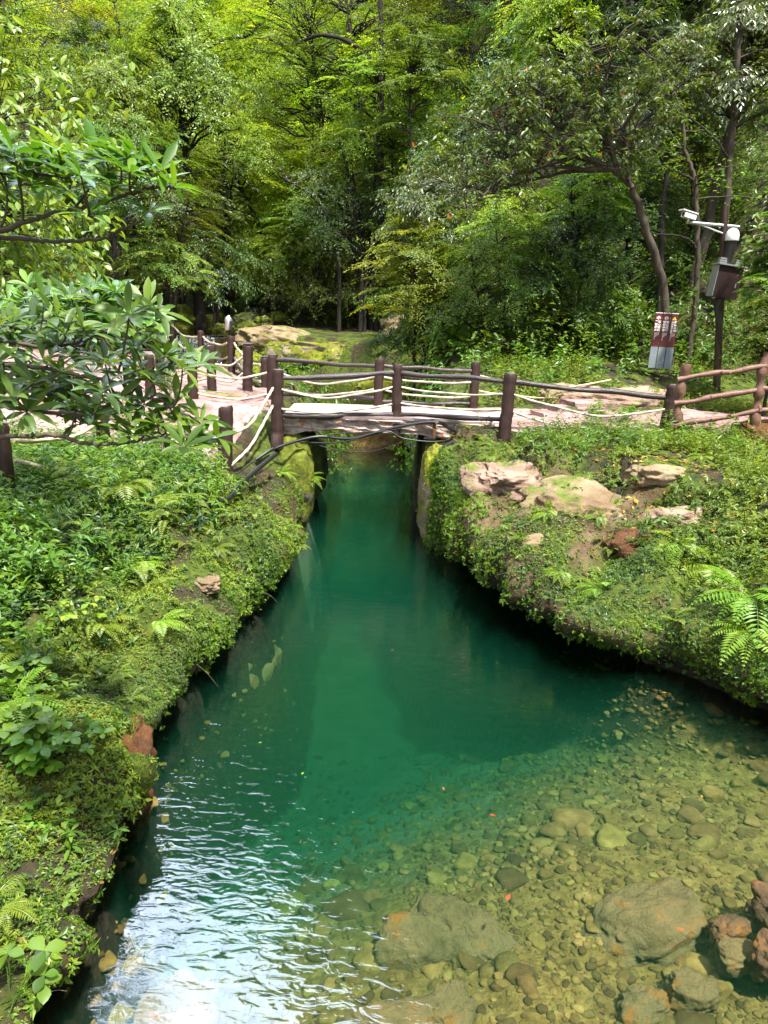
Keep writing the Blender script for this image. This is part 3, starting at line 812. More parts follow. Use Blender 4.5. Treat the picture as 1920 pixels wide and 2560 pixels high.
for i, (x, y, s, lab) in enumerate([
        (-7.0, 36.2, .85, 'rounded mossy boulder in the middle of the upper stream'), (-6.6, 34.3, .55, 'small mossy boulder at the right edge of the stream'),
        (-8.9, 38.5, .7, 'dark wet boulder in shade beside the upper stream'), (-10.0, 37.6, .6, 'dark mossy boulder under overhanging bushes'),
        (-6.3, 38.8, .6, 'low green boulder right of the small waterfall'), (-8.6, 41.2, .9, 'dark boulder left of the small waterfall'),
        (-6.4, 42.0, .9, 'mossy boulder right above the small waterfall'), (-5.4, 37.0, .5, 'pale mossy stone on the right stream bank'),
        (-6.0, 35.5, .45, 'yellow mossy stone low on the right stream bank'), (-7.6, 44.5, 1.0, 'big moss capped boulder at the head of the stream'),
        (-9.4, 35.6, .45, 'small dark boulder in the left of the stream'), (-7.7, 34.5, .4, 'wet stone in midstream below the mossy boulder'),
        (-5.0, 40.5, .9, 'sunlit mossy boulder under yellow leaves'), (-9.2, 33.2, .4, 'wet stone above the white cascade'), (-7.3, 32.6, .5, 'mossy stone beside the white cascade')]):
    rock((x, y, gz(x, y) + .18 * s + .1), (s, s * .9, s * .72), M['rock_mossy'] if i % 3 else M['rock_dark'], lab, 100 + i, i * .7, group='boulders in the stream')

# pebbles on the bed: nobody could count them
def pebbles(name, n, sub, smin, smax, region, label):
    v, f = ICO[sub]
    P = []
    while len(P) < n:
        y = RNG.uniform(2.2, 10.5, n * 3); x = RNG.uniform(-2.4, 6.0, n * 3)
        d, _, _ = sdf(POOL, x, y)
        s = y - .9 * x
        dens = .35 + .65 * sstep(-.35, .25, fbm(x * .9 + smax * 90, y * .9, o=3))
        keep = (d < -.1) & (RNG.random(n * 3) < dens * np.where(s < 5.5, 1, np.exp(-(s - 5.5) / 2.6)))
        for a, b in zip(x[keep], y[keep]): P.append((a, b))
    P = np.array(P[:n]); zz = ground(P[:, 0], P[:, 1])
    sz = smin + (smax - smin) * RNG.random(n) ** 3
    V = np.repeat(v[None], n, 0)
    seed = RNG.random((n, 3)) * 50
    nz = 1 + .38 * vnoise(V[..., 0] * 1.25 + seed[:, :1], V[..., 1] * 1.25 + seed[:, 1:2], V[..., 2] * 1.25 + seed[:, 2:])
    V = np.sign(V) * np.abs(V) ** .75
    V = V * nz[..., None] * (sz[:, None, None] * np.stack([RNG.uniform(.7, 1.35, n), RNG.uniform(.6, 1.1, n), RNG.uniform(.28, .6, n)], -1)[:, None])
    a = RNG.uniform(0, 2 * pi, n)
    X = V[..., 0] * np.cos(a)[:, None] - V[..., 1] * np.sin(a)[:, None]; Y = V[..., 0] * np.sin(a)[:, None] + V[..., 1] * np.cos(a)[:, None]
    V[..., 0] = X + P[:, :1]; V[..., 1] = Y + P[:, 1:2]; V[..., 2] += (zz + sz * .12)[:, None]
    ff = (np.arange(n)[:, None, None] * len(v) + f[None]).reshape(-1, 3)
    o = mesh(name, V.reshape(-1, 3), [ff], M['pebble'], None, True, {'rnd': np.repeat(RNG.random(n), len(v))})
    tag(o, label, None, None, 'stuff')


pebbles('pebbles', 1500, 2, .03, .085, None, 'olive brown cobbles scattered over the bed of the clear pool')
pebbles('pebbles', 130, 2, .08, .17, None, 'few larger flat cobbles lying among the gravel of the pool bed')
pebbles('gravel', 15000, 1, .008, .045, None, 'fine olive gravel between the cobbles on the pool bed')


# ------------------------------------------------------------------ footbridge
def post_geo(h, r, seed, lean=(0, 0), n=14):
    g = Geo()
    n = 22
    rg = np.random.default_rng(seed)
    zs = np.concatenate([[-.25, 0, .02], np.linspace(.08, .93, 16), [.975, 1.0]])
    P = np.stack([lean[0] * zs * h + rg.normal(0, .004, len(zs)), lean[1] * zs * h + rg.normal(0, .004, len(zs)), np.where(zs < 0, zs, zs * h)], -1)
    R = r * np.concatenate([[1.06, 1.05, 1.03], np.full(16, .99), [.975, .88]])
    g.tube(P, R, n)
    # split bark and shallow grooves down the post
    v = g.V[0]; ctr = np.repeat(P, n, 0); dv = v - ctr; th = np.arctan2(dv[:, 1], dv[:, 0])
    k = 1 + .07 * fbm(np.cos(th) * 3.2 + seed, np.sin(th) * 3.2, v[:, 2] * 1.6 + seed * 3, o=3) - .06 * (np.abs(vnoise(np.cos(th) * 2.5 + seed * 2, np.sin(th) * 2.5, v[:, 2] * .7)) < .10)
    g.V[0] = ctr + dv * k[:, None]
    c = Geo()
    th = np.arange(n) * 2 * pi / n
    top = P[-1]
    ring = top + np.stack([r * .84 * np.cos(th), r * .84 * np.sin(th), np.full(n, .004)], -1)
    ring2 = top + np.stack([r * .45 * np.cos(th), r * .45 * np.sin(th), np.full(n, .007)], -1)
    i = np.arange(n)
    c.add(np.vstack([ring, ring2, [top + (0, 0, .006)]]), quads=np.stack([i, (i + 1) % n, n + (i + 1) % n, n + i], -1), tris=np.stack([n + i, n + (i + 1) % n, np.full(n, 2 * n)], -1))
    return g, c


def add_post(root, loc, h, r, seed, lean=(0, 0), mat=None):
    g, c = post_geo(h, r, seed, lean)
    o = g.build('post', mat or M['post'], None, True)
    loc = Vector([float(q) for q in loc])
    o.parent = root; o.location = loc - root.location
    k = c.build('post_end', M['post_end'], None, False)
    k.parent = o
    return o


def add_rope(root, a, b, sag, r=.020, mat=None, name='rope'):
    a = np.array(a, float); b = np.array(b, float)
    L = np.linalg.norm(b - a)
    n = max(24, int(L * 34))
    t = np.linspace(0, 1, n)
    P = a + (b - a) * t[:, None]
    P[:, 2] -= sag * 4 * t * (1 - t) * (1 + .25 * np.sin(t * pi) * np.cos(t * 2 * pi + a[0]))
    P[:, 1] += .02 * np.sin(t * 9 + a[0])
    g = Geo(); g.tube(P, r, 9, twist=75)
    o = g.build(name, mat or M['rope'], root, True)
    return o


def add_rail(root, pts, r=.045, seed=0, mat=None, name='rail'):
    pts = np.array(pts, float)
    t = np.linspace(0, len(pts) - 1, 14 * (len(pts) - 1) + 1)
    P = np.stack([np.interp(t, np.arange(len(pts)), pts[:, k]) for k in range(3)], -1)
    k = np.arange(len(P))
    P[:, 2] += .022 * vnoise(k * .33 + seed * 5, k * 0 + seed); P[:, 1] += .018 * vnoise(k * .3 + seed * 9, k * 0 + 3)
    R = r * (1 + .22 * vnoise(k * .5 + seed * 3.3, k * 0 + 7))
    g = Geo(); g.tube(P, R, 12)
    return g.build(name, mat or M['rail'], root, True)


DZ = lambda x: 2.04 + .035 * (1 - ((x - .15) / 2.1) ** 2)           # gentle arch of the deck
bridge = thing('footbridge', (.15, 14.9, 2.0), 'short stone slab footbridge with a pink walkway across the gorge', 'footbridge')
xs = np.linspace(-2.0, 2.3, 60)
y0, y1 = 13.92, 15.75
g = Geo()
zt = DZ(xs) + .02
rows = []
zb = zt - .34 + .05 * fbm(xs * 2.1, xs * 0 + 3, o=3)
yf = y0 + .03 * fbm(xs * 2.5, xs * 0 + 8, o=4)
m = 9
FV = np.zeros((60, m, 3))
for j in range(m):
    t = j / (m - 1)
    FV[:, j, 0] = xs; FV[:, j, 1] = yf + .05 * fbm(xs * 4, xs * 0 + j * .9, o=3) * (0 < j < m - 1) + .05 * t; FV[:, j, 2] = zt - .035 + (zb - zt + .035) * t
i = (np.arange(59)[:, None] * m + np.arange(m - 1)[None]).ravel()
g.add(FV.reshape(-1, 3), quads=np.stack([i, i + 1, i + m + 1, i + m], -1))
BV = np.zeros((60, 3, 3))
BV[:, 0] = FV[:, -1]; BV[:, 1] = np.stack([xs, np.full(60, y1), zb], -1); BV[:, 2] = np.stack([xs, np.full(60, y1), zt - .035], -1)
i = (np.arange(59)[:, None] * 3 + np.arange(2)[None]).ravel()
g.add(BV.reshape(-1, 3), quads=np.stack([i, i + 1, i + 4, i + 3], -1))
g.build('slab', M['concrete'], bridge, False)
g = Geo()
DV = np.zeros((60, 12, 3))
for j in range(12):
    t = j / 11
    DV[:, j, 0] = xs; DV[:, j, 1] = yf - .03 + (y1 + .03 - yf + .03) * t; DV[:, j, 2] = zt + .012 * fbm(xs * 2, xs * 0 + j * .5, o=3)
FVd = np.stack([DV[:, 0], DV[:, 0] - np.array((0, -.01, .045))], 1)
i = (np.arange(59)[:, None] * 12 + np.arange(11)[None]).ravel()
g.add(DV.reshape(-1, 3), quads=np.stack([i, i + 12, i + 13, i + 1], -1))
i = np.arange(59) * 2
g.add(FVd.reshape(-1, 3), quads=np.stack([i, i + 1, i + 3, i + 2], -1))
g.build('walkway', M['deck'], bridge, True)

# near railing
J, FM_, R1, R2 = np.array((-2.07, 13.8, 1.7)), np.array((.16, 14.02, 2.04)), np.array((2.12, 13.3, 1.82)), np.array((5.02, 13.3, 2.0))
near = thing('bridge_railing', (.1, 13.8, 1.9), 'near railing of the footbridge with log rails and white ropes', 'railing', 'railings of the footbridge')
add_post(near, J, 1.21, .118, 1, (.012, 0)); add_post(near, FM_, 1.03, .097, 2, (-.01, 0)); add_post(near, R1, 1.22, .118, 3, (.02, 0)); add_post(near, R2, .95, .125, 4, (.05, 0))
add_rail(near, [J + (.02, 0, 1.06), FM_ + (0, 0, .86)], .052, 1); add_rail(near, [FM_ + (0, 0, .88), R1 + (0, 0, 1.07)], .048, 2); add_rail(near, [R1 + (0, 0, 1.07), R2 + (.0, 0, .72)], .046, 3)
add_rail(near, [J + (0, 0, .36), FM_ + (0, 0, .10)], .052, 4); add_rail(near, [FM_ + (0, 0, .10), R1 + (0, 0, .40)], .046, 5)
add_rope(near, J + (.1, -.06, .86), FM_ + (-.08, -.05, .62), .16); add_rope(near, J + (.1, -.06, .50), FM_ + (-.08, -.05, .30), .10)
add_rope(near, FM_ + (.08, -.05, .62), R1 + (-.1, -.06, .86), .07); add_rope(near, FM_ + (.08, -.05, .32), R1 + (-.1, -.06, .58), .05)
add_rope(near, R1 + (.1, -.06, .86), R2 + (-.1, -.05, .52), .20); add_rope(near, R1 + (.1, -.06, .56), R2 + (-.3, -.05, .12), .18)
add_rope(near, R2 + (.13, -.06, .6), R2 + (.32, -.1, .1), .10)
# far railing
I_, RM, RR, RR2, H_ = np.array((-2.55, 16.2, 1.95)), np.array((-.21, 15.62, 2.04)), np.array((1.82, 15.9, 2.04)), np.array((2.12, 20.4, 1.72)), np.array((-3.15, 19.0, 1.75))
far = thing('bridge_railing', (-.2, 15.7, 2.0), 'far railing of the footbridge behind the walkway', 'railing', 'railings of the footbridge')
add_post(far, I_, 1.08, .108, 5, (.03, 0)); add_post(far, RM, 1.02, .10, 6); add_post(far, RR, 1.02, .10, 7); add_post(far, RR2, .92, .10, 8)
add_rail(far, [I_ + (0, 0, .99), RM + (0, 0, .86)], .045, 6); add_rail(far, [RM + (0, 0, .88), RR + (0, 0, .83)], .042, 7)
add_rail(far, [I_ + (0, 0, .26), RM + (0, 0, .20)], .045, 8); add_rail(far, [RM + (0, 0, .16), RR + (0, 0, .12)], .042, 9)
add_rope(far, I_ + (.1, -.05, .74), RM + (-.1, -.05, .66), .18); add_rope(far, I_ + (.1, -.05, .38), RM + (-.1, -.05, .40), .12)
add_rope(far, RM + (.1, -.05, .66), RR + (-.08, -.05, .60), .06); add_rope(far, RM + (.1, -.05, .40), RR + (-.08, -.05, .30), .08)
rr_e = np.array((5.4, 18.6, 2.5))
add_rope(far, RR + (.1, 0, .74), np.array((4.9, 16.6, 2.75)), .18, .018, M['rope_old']); add_rope(far, RR + (.1, 0, .42), np.array((4.4, 16.6, 2.45)), .12, .018, M['rope_old'])
add_rope(far, RR + (-.05, .08, .78), RR2 + (0, -.1, .78), .04); add_rope(far, RR + (-.05, .08, .42), RR2 + (0, -.1, .42), .04)

# rope fences of the left path
K_, L_, M_ = np.array((-2.66, 12.0, 1.30)), np.array((-4.66, 12.0, 1.38)), np.array((-4.76, 9.0, 1.42))
fn = thing('rope_fence', (-3.2, 12.2, 1.4), 'rope fence along the near edge of the left path above the mossy bank', 'rope fence', 'rope fences along the left path')
add_post(fn, K_, 1.13, .122, 11, (.03, 0)); add_post(fn, L_, .90, .11, 12, (.02, 0)); add_post(fn, M_, 1.10, .122, 13, (-.02, 0))
add_rope(fn, K_ + (.1, -.02, .68), J + (-.06, -.08, .88), .16, .025); add_rope(fn, K_ + (.1, -.02, .16), J + (-.06, -.08, .56), .12, .025)
add_rope(fn, K_ + (-.1, 0, .62), L_ + (.1, 0, .72), .16, .026); add_rope(fn, K_ + (-.1, -.02, .12), M_ + (.1, .1, .62), .22, .026, M['rope_old'])
add_rope(fn, M_ + (.1, .1, .86), L_ + (0, -.1, .74), .12, .026, M['rope_old'])
G_ = np.array((-4.05, 15.4, 2.0)); N_ = np.array((-4.9, 15.3, 2.03))
fi = thing('rope_fence', (-3.4, 15.7, 2.0), 'rope fence from the bridge post to the dark post half hidden by leaves', 'rope fence', 'rope fences along the left path')
add_post(fi, G_, .98, .108, 14); add_post(fi, N_, .95, .105, 15)
add_rope(fi, G_ + (.1, -.03, .66), I_ + (-.09, -.05, .70), .10, .024, M['rope']); add_rope(fi, G_ + (.1, -.03, .24), I_ + (-.09, -.05, .24), .10, .024, M['rope'])
add_rope(fi, N_ + (.1, -.03, .66), G_ + (-.1, 0, .66), .08, .024)
D_, F_ = np.array((-4.01, 16.9, 2.08)), np.array((-3.22, 17.0, 2.12))
fm = thing('rope_fence', (-3.6, 17.0, 2.1), 'short rope fence of two stout posts on the rock ledge', 'rope fence', 'rope fences along the left path')
add_post(fm, D_, 1.06, .108, 16); add_post(fm, F_, 1.08, .115, 17, (.02, 0)); D0 = np.array((-5.2, 17.0, 2.12)); add_post(fm, D0, 1.0, .105, 21)
add_rope(fm, D_ + (.1, -.05, .66), F_ + (-.08, -.1, .80), .10, .024); add_rope(fm, D_ + (.1, -.05, .34), F_ + (-.08, -.1, .44), .12, .024)
add_rope(fm, D0 + (.1, -.05, .60), D_ + (-.1, -.05, .66), .10, .024); add_rope(fm, D0 + (.1, -.05, .3), D_ + (-.1, -.05, .34), .08, .024)
row = [np.array((-12.2, 29.0, 2.72)), np.array((-10.6, 28.6, 2.6)), np.array((-8.93, 28.0, 2.28)), np.array((-7.77, 27.0, 2.25)), np.array((-6.52, 26.0, 2.08)), np.array((-4.74, 22.5, 2.03)), H_]
fr = thing('rope_fence', (-6.5, 25.5, 2.1), 'long far rope fence of posts along the stream edge of the path', 'rope fence', 'rope fences along the left path')
hs = [.9, .95, .92, 1.16, 1.08, 1.12, 1.06]
for i, (q, h) in enumerate(zip(row, hs)):
    add_post(fr, q, h, .112, 30 + i)
for i in range(len(row) - 1):
    a, b = row[i], row[i + 1]
    ha, hb = hs[i], hs[i + 1]
    add_rope(fr, a + (.1, -.04, ha - .2), b + (-.1, -.04, hb - .2), .16, .032); add_rope(fr, a + (.1, -.04, ha - .62), b + (-.1, -.04, hb - .62), .16, .032)
# path lamp standing on a thin stem behind the far fence
q = PY(572, 842, 23.2); t = PY(574, 796, 23.2)
lamp = thing('path_lamp', (q[0], q[1], q[2] - .1), 'small grey path lamp on a stem behind the far rope fence', 'lamp')
g = Geo(); g.tube([(q[0], q[1], q[2] - .15), (q[0], q[1], q[2] + .22)], .025, 8); g.build('stem', M['black'], lamp, True)
g = Geo(); g.tube([(q[0], q[1], q[2] + .20), (q[0], q[1], q[2] + .24), (q[0], q[1], q[2] + .50), (q[0], q[1], q[2] + .56), (q[0] + .02, q[1], q[2] + .64)], [.08, .11, .12, .10, .02], 10)
g.build('lamp_head', M['steel'], lamp, True)
g = Geo(); g.box((q[0] + .085, q[1] - .07, q[2] + .34), (.07, .07, .26)); g.build('lamp_window', M['black'], lamp)

# log fence on the right
S1, S2, S3 = np.array((4.98, 12.7, 2.05)), np.array((6.20, 12.5, 2.38)), np.array((7.5, 12.3, 2.6))
lf = thing('log_fence', (5.6, 12.6, 2.2), 'reddish brown log fence with three branch rails on the right bank', 'log fence')


def knotty(root, P, R, seed, name):
    P = np.array(P, float)
    t = np.linspace(0, len(P) - 1, 13 * (len(P) - 1) + 1)
    Q = np.stack([np.interp(t, np.arange(len(P)), P[:, k]) for k in range(3)], -1)
    k = np.arange(len(Q))
    Q[:, 2 if abs(P[-1][0] - P[0][0]) > .5 else 0] += .028 * vnoise(k * .35 + seed * 4, k * 0)
    RR_ = R * (1 + .3 * vnoise(k * .6 + seed * 3, k * 0 + 2))
    g = Geo(); g.tube(Q, RR_, 11)
    # stubs of cut branches
    rg = np.random.default_rng(seed)
    for _ in range(2):
        c = Q[rg.integers(3, len(Q) - 3)]; d = unit(np.array((rg.normal(), -abs(rg.normal()), rg.normal())))
        g.tube([c, c + d * R * 1.7], [R * .6, R * .5], 7)
    return g.build(name, M['log_rail'], root, True)


for i, s in enumerate((S1, S2, S3)):
    knotty(lf, [s + (.02, 0, -.2), s + (-.03, 0, .5), s + (.0, 0, 1.22 if i else 1.30)], .072, 60 + i, 'post')
for i, (h1, h2, h3) in enumerate(((1.06, 1.0, 1.0), (.66, .62, .6), (.28, .26, .25))):
    knotty(lf, [S1 + (-.12, -.03, h1 - .03), S2 + (0, -.03, h2)], .046, 70 + i, 'rail'); knotty(lf, [S2 + (0, -.03, h2), S3 + (.0, -.03, h3 - .12)], .046, 80 + i, 'rail')

# steps up from the bridge
st = thing('stone_steps', (4.3, 16.2, 2.0), 'three pink stone steps climbing right beside the flat boulder', 'steps')
for i in range(3):
    g = Geo()
    c = np.array((3.55 + i * .36, 15.30 + i * .24, 2.06 + i * .10)); R = rotz(.35)
    x = np.array([-.55, .55]); prof = [(-.28, -.35), (-.28, .07), (-.25, .10), (.30, .10)]
    V = np.array([(a, b, zz) for a in x for (b, zz) in prof]) @ R.T + c
    g.add(V, quads=[(0, 4, 5, 1), (1, 5, 6, 2), (2, 6, 7, 3)], tris=None)
    g.add(V[[0, 1, 2, 3, 4, 5, 6, 7]], quads=[(0, 1, 2, 3), (7, 6, 5, 4)])
    g.build('step', M['path'], st)

# ------------------------------------------------------------------ warning sign
TXT = {}


def text_mesh(s, size, name, mat, parent, M4):
    c = bpy.data.curves.new(name, 'FONT'); c.body = s; c.size = size; c.align_x = 'CENTER'; c.align_y = 'CENTER'; c.resolution_u = 2; c.extrude = .0015; c.offset = .004 * size / .06
    o = bpy.data.objects.new('tmp_text', c); C.objects.link(o)
    dg = bpy.context.evaluated_depsgraph_get()
    me = bpy.data.meshes.new_from_object(o.evaluated_get(dg))
    bpy.data.objects.remove(o); bpy.data.curves.remove(c)
    me.materials.clear(); me.materials.append(mat); me.transform(M4)
    r = bpy.data.objects.new(name, me); C.objects.link(r); r.parent = parent
    return r


def join_text(lines, name, mat, parent):
    """lines: list of (char, x, z, size) on the panel's face; joined into one mesh"""
    V, fs, n = [], {3: [], 4: []}, 0
    polys = []
    me_out = bpy.data.meshes.new(name)
    allv, allf = [], []
    for ch, x, z, size in lines:
        c = bpy.data.curves.new('t', 'FONT'); c.body = ch; c.size = size; c.align_x = 'CENTER'; c.align_y = 'CENTER'; c.resolution_u = 2; c.extrude = .001; c.offset = size * .022
        o = bpy.data.objects.new('t', c); C.objects.link(o)
        dg = bpy.context.evaluated_depsgraph_get(); me = bpy.data.meshes.new_from_object(o.evaluated_get(dg))
        b = len(allv)
        allv += [(v.co.x + x, -.031 - v.co.z, v.co.y + z) for v in me.vertices]
        allf += [tuple(b + k for k in p.vertices) for p in me.polygons]
        bpy.data.objects.remove(o); bpy.data.curves.remove(c); bpy.data.meshes.remove(me)
    me_out.from_pydata(allv, [], allf); me_out.materials.append(mat)
    r = bpy.data.objects.new(name, me_out); C.objects.link(r); r.parent = parent
    return r


def disc(r0, r1, x, z, y, n=28, name='symbol', mat=None, parent=None):
    th = np.arange(n) * 2 * pi / n
    a = np.stack([x + r1 * np.cos(th), np.full(n, y), z + r1 * np.sin(th)], -1)
    b = np.stack([x + r0 * np.cos(th), np.full(n, y), z + r0 * np.sin(th)], -1) if r0 > 0 else None
    i = np.arange(n)
    g = Geo()
    if b is not None: g.add(np.vstack([a, b]), quads=np.stack([i, n + i, n + (i + 1) % n, (i + 1) % n], -1))
    else: g.add(np.vstack([a, [(x, y, z)]]), tris=np.stack([(i + 1) % n, i, np.full(n, n)], -1))
    return g


sg_b = np.array((6.43, 18.0, 3.12))
sign = bpy.data.objects.new('warning_sign', None); C.objects.link(sign)
sign.location = Vector(sg_b); sign.rotation_euler = (0, radians(1.0), radians(-8)); sign.scale = (.95, .86, .83)
tag(sign, 'three panel dark red warning sign with white characters in the undergrowth', 'sign')
W_, H1, H0 = .168, .92, .40
cols = [(['核心景区', '严禁烟火']), (['落石区域', '请勿停留']), (['野猴出没', '请勿逗引投喂'])]
for i in range(3):
    x = (i - 1) * .190
    g = Geo(); g.box((x, 0, H0 + H1 / 2), (W_, .05, H1))
    pn = g.build('panel', M['sign_red'], None); pn.parent = sign
    g = Geo(); g.box((x, 0, H0 / 2 - .1), (W_, .052, H0 + .2 - .004)); b = g.build('panel_foot', M['sign_grey'], None); b.parent = pn
    g = Geo(); g.box((x, 0, H0 + H1 + .012), (W_, .052, .02)); b = g.build('panel_cap', M['white_paint'], None); b.parent = pn
    zt_ = H0 + H1
    lines = []
    for ci, colx in enumerate((.036, -.036)):
        s = cols[i][ci]; n = len(s); step = .075 if n == 4 else .055; size = .070 if n == 4 else .052
        for k, ch in enumerate(s): lines.append((ch, x + colx, zt_ - .235 - k * step, size))
    join_text(lines, 'lettering', M['ink_white'], pn)
    g = Geo()   # the fine print, too small to read: rows of short strokes
    rg = np.random.default_rng(90 + i)
    for c_ in range(4):
        xx = x + .045 - c_ * .028; z0 = zt_ - .53; ln = (.07, .08, .11, .20)[c_] + rg.uniform(-.01, .02)
        z = z0
        while z > z0 - ln:
            g.box((xx, -.0275, z), (.012 * rg.uniform(.6, 1), .003, .008)); z -= .0125
    b = g.build('fine_print', M['ink_white'], None); b.parent = pn
    zs_ = zt_ - .125
    if i < 2:
        b = disc(0, .052, x, zs_, -.0272).build('symbol', M['ink_white'], None); b.parent = pn
        k = disc(.040, .049, x, zs_, -.0290).build('symbol_ring', M['ink_red'], None); k.parent = pn
        g = Geo()
        if i == 0:
            g.tube([(x - .022, -.029, zs_ + .022), (x + .008, -.029, zs_ - .008)], .005, 6); g.tube([(x - .002, -.029, zs_ - .012), (x + .02, -.029, zs_ - .004), (x + .006, -.029, zs_ + .014)], [.006, .009, .003], 6)
        else:
            g.tube([(x, -.029, zs_ + .027), (x, -.029, zs_ + .018)], .007, 8); g.tube([(x, -.029, zs_ + .014), (x, -.029, zs_ - .006)], .008, 6)
            g.tube([(x, -.029, zs_ - .006), (x + .012, -.029, zs_ - .03)], .005, 6); g.tube([(x, -.029, zs_ - .006), (x - .012, -.029, zs_ - .03)], .005, 6)
            g.tube([(x - .014, -.029, zs_ - .002), (x, -.029, zs_ + .012), (x + .014, -.029, zs_ + .0)], .004, 6)
        k = g.build('pictogram', M['ink_black'], None); k.parent = pn
        R = np.array([(x - .031, zs_ + .031), (x + .031, zs_ - .031)])
        g = Geo(); g.tube([(R[0, 0], -.031, R[0, 1]), (R[1, 0], -.031, R[1, 1])], .0035, 6); k = g.build('symbol_bar', M['ink_red'], None); k.parent = pn
    else:
        g = Geo(); g.add([(x - .056, -.0272, zs_ - .045), (x + .056, -.0272, zs_ - .045), (x, -.0272, zs_ + .055)], tris=[(0, 1, 2)]); b = g.build('symbol', M['ink_yellow'], None); b.parent = pn
        g = Geo(); g.tube([(x, -.029, zs_ + .022), (x, -.029, zs_ - .014)], [.007, .004], 6); g.tube([(x, -.029, zs_ - .024), (x, -.029, zs_ - .034)], .006, 6); k = g.build('pictogram', M['ink_black'], None); k.parent = pn

# ------------------------------------------------------------------ camera pole
pb, pt = np.array((7.46, 17.0, 2.3)), np.array((7.02, 17.0, 6.45))
pole = thing('camera_pole', pb, 'brown steel pole carrying two security cameras and a dark cabinet', 'pole')
ax = lambda h: pb + (pt - pb) * ((h - pb[2]) / (pt[2] - pb[2]))
g = Geo(); g.tube([ax(2.2), ax(4.45)], [.085, .08], 14); g.tube([ax(4.45), ax(6.45)], [.075, .072], 14); g.build('pole', M['pole_brown'], pole, True)
dm = PY(1830, 590, 16.8)
g = Geo(); a = ax(4.95); g.tube([a + (-.02, -.10, 0), (dm[0], 16.78, dm[2] - .12)], [.10, .115], 14); g.tube([ax(5.3), (dm[0], 16.8, dm[2] - .3)], .03, 8); g.build('dome_mount', M['black'], pole, True)
prof = [(-.10, .135), (-.09, .140), (.02, .138), (.08, .120), (.13, .085), (.155, .04), (.16, .005)]
g = Geo(); g.tube([(dm[0], 16.78, dm[2] + h) for h, _ in prof], [r for _, r in prof], 20); g.build('dome_camera', M['white_paint'], pole, True)
e = PY(1722, 556, 16.9); b0 = PY(1848, 567, 17.0)
g = Geo(); g.tube([b0, e], .032, 10); g.build('arm', M['steel'], pole, True)
g = Geo(); g.tube([PY(1745, 560, 16.93), PY(1830, 592, 16.97)], .018, 8); g.build('brace', M['steel'], pole, True)
cam_c = PY(1722, 540, 16.8)
R = rotz(.35) @ roty(.16)
cb = thing('tmp', (0, 0, 0), None, None); bpy.data.objects.remove(cb)
g = Geo(); g.box(cam_c, (.30, .13, .10), R); bc = g.build('bullet_camera', M['white_paint'], pole)
g = Geo(); g.box(cam_c + R @ np.array((-.03, 0, .075)), (.40, .16, .022), R); g.build('sun_shield', M['white_paint'], bc)
g = Geo(); g.tube([cam_c + R @ np.array((-.149, 0, 0)), cam_c + R @ np.array((-.156, 0, 0))], .04, 12); g.build('lens', M['lens'], bc, True)
g = Geo(); g.tube([cam_c + (.02, 0, -.04), cam_c + (0, .03, -.12), e], [.03, .035, .03], 8); g.build('bracket', M['steel'], pole, True)
cc = PY(1812, 706, 16.82)
Rc = roty(.10) @ rotz(.12)
g = Geo(); g.box(cc, (.56, .26, .66), Rc); cab = g.build('cabinet', M['cabinet_brown'], pole)
g = Geo(); g.box(cc + Rc @ np.array((-.288, -.01, 0)), (.014, .25, .64), Rc); g.build('cabinet_edge', M['steel'], cab)
g = Geo(); g.box(cc + Rc @ np.array((0, -.02, .345)), (.64, .34, .03), Rc); g.build('cabinet_roof', M['steel'], cab)
g = Geo(); g.box(cc + Rc @ np.array((.18, -.135, -.05)), (.02, .012, .09), Rc); g.build('handle', M['steel'], cab)
for s in (-1, 1):
    g = Geo()
    for k in range(3): g.box(cc + Rc @ np.array((s * .185, -.02, .378 + k * .045)), (.17 - .01 * k, .1, .034), Rc)
    g.build('clamp', M['steel'], cab)
g = Geo(); g.tube([cc + (-.02, .05, -.33), cc + (-.06, .05, -.5), ax(3.6) + (0, -.09, 0)], [.10, .08, .03], 10); g.build('cable_bundle', M['black'], pole, True)
g = Geo(); g.box(pb + (-.02, -.02, .02), (.42, .42, .36), rotz(.2)); g.build('footing', M['concrete'], pole)

# small red sign among the leaves on the left
q = PY(199, 716, 22.0)
rs = thing('notice_sign', (q[0], q[1], q[2] - 1.0), 'narrow red notice board with a yellow panel behind the left shrub', 'sign')
g = Geo(); g.box((q[0], q[1], q[2]), (.15, .05, .62)); g.build('board', M['sign_red'], rs)
g = Geo(); g.box((q[0] + .14, q[1] + .02, q[2] - .12), (.10, .04, .3)); g.build('side_panel', M['ink_yellow'], rs)
g = Geo(); g.tube([(q[0], q[1] + .05, q[2] - 1.3), (q[0], q[1] + .05, q[2])], .03, 8); g.build('post', M['post'], rs, True)
g = Geo()
for k in range(5): g.box((q[0] + .01, q[1] - .028, q[2] + .22 - k * .09), (.05, .004, .05))
g.build('lettering', M['ink_white'], rs)

# ------------------------------------------------------------------ hoses and cables
def cable(name, pts, r, label, cat, group=None, mat=None, n=12):
    P = np.array(pts, float)
    t = np.linspace(0, len(P) - 1, n * (len(P) - 1) + 1)
    # Catmull-Rom through the points
    Q = []
    for u in t:
        i = min(int(u), len(P) - 2); f_ = u - i
        p0, p1, p2, p3 = P[max(i - 1, 0)], P[i], P[i + 1], P[min(i + 2, len(P) - 1)]
        Q.append(.5 * (2 * p1 + (p2 - p0) * f_ + (2 * p0 - 5 * p1 + 4 * p2 - p3) * f_ ** 2 + (3 * p1 - p0 - 3 * p2 + p3) * f_ ** 3))
    g = Geo(); g.tube(Q, r, 8)
    return tag(g.build(name, mat or M['hose'], None, True), label, cat, group)


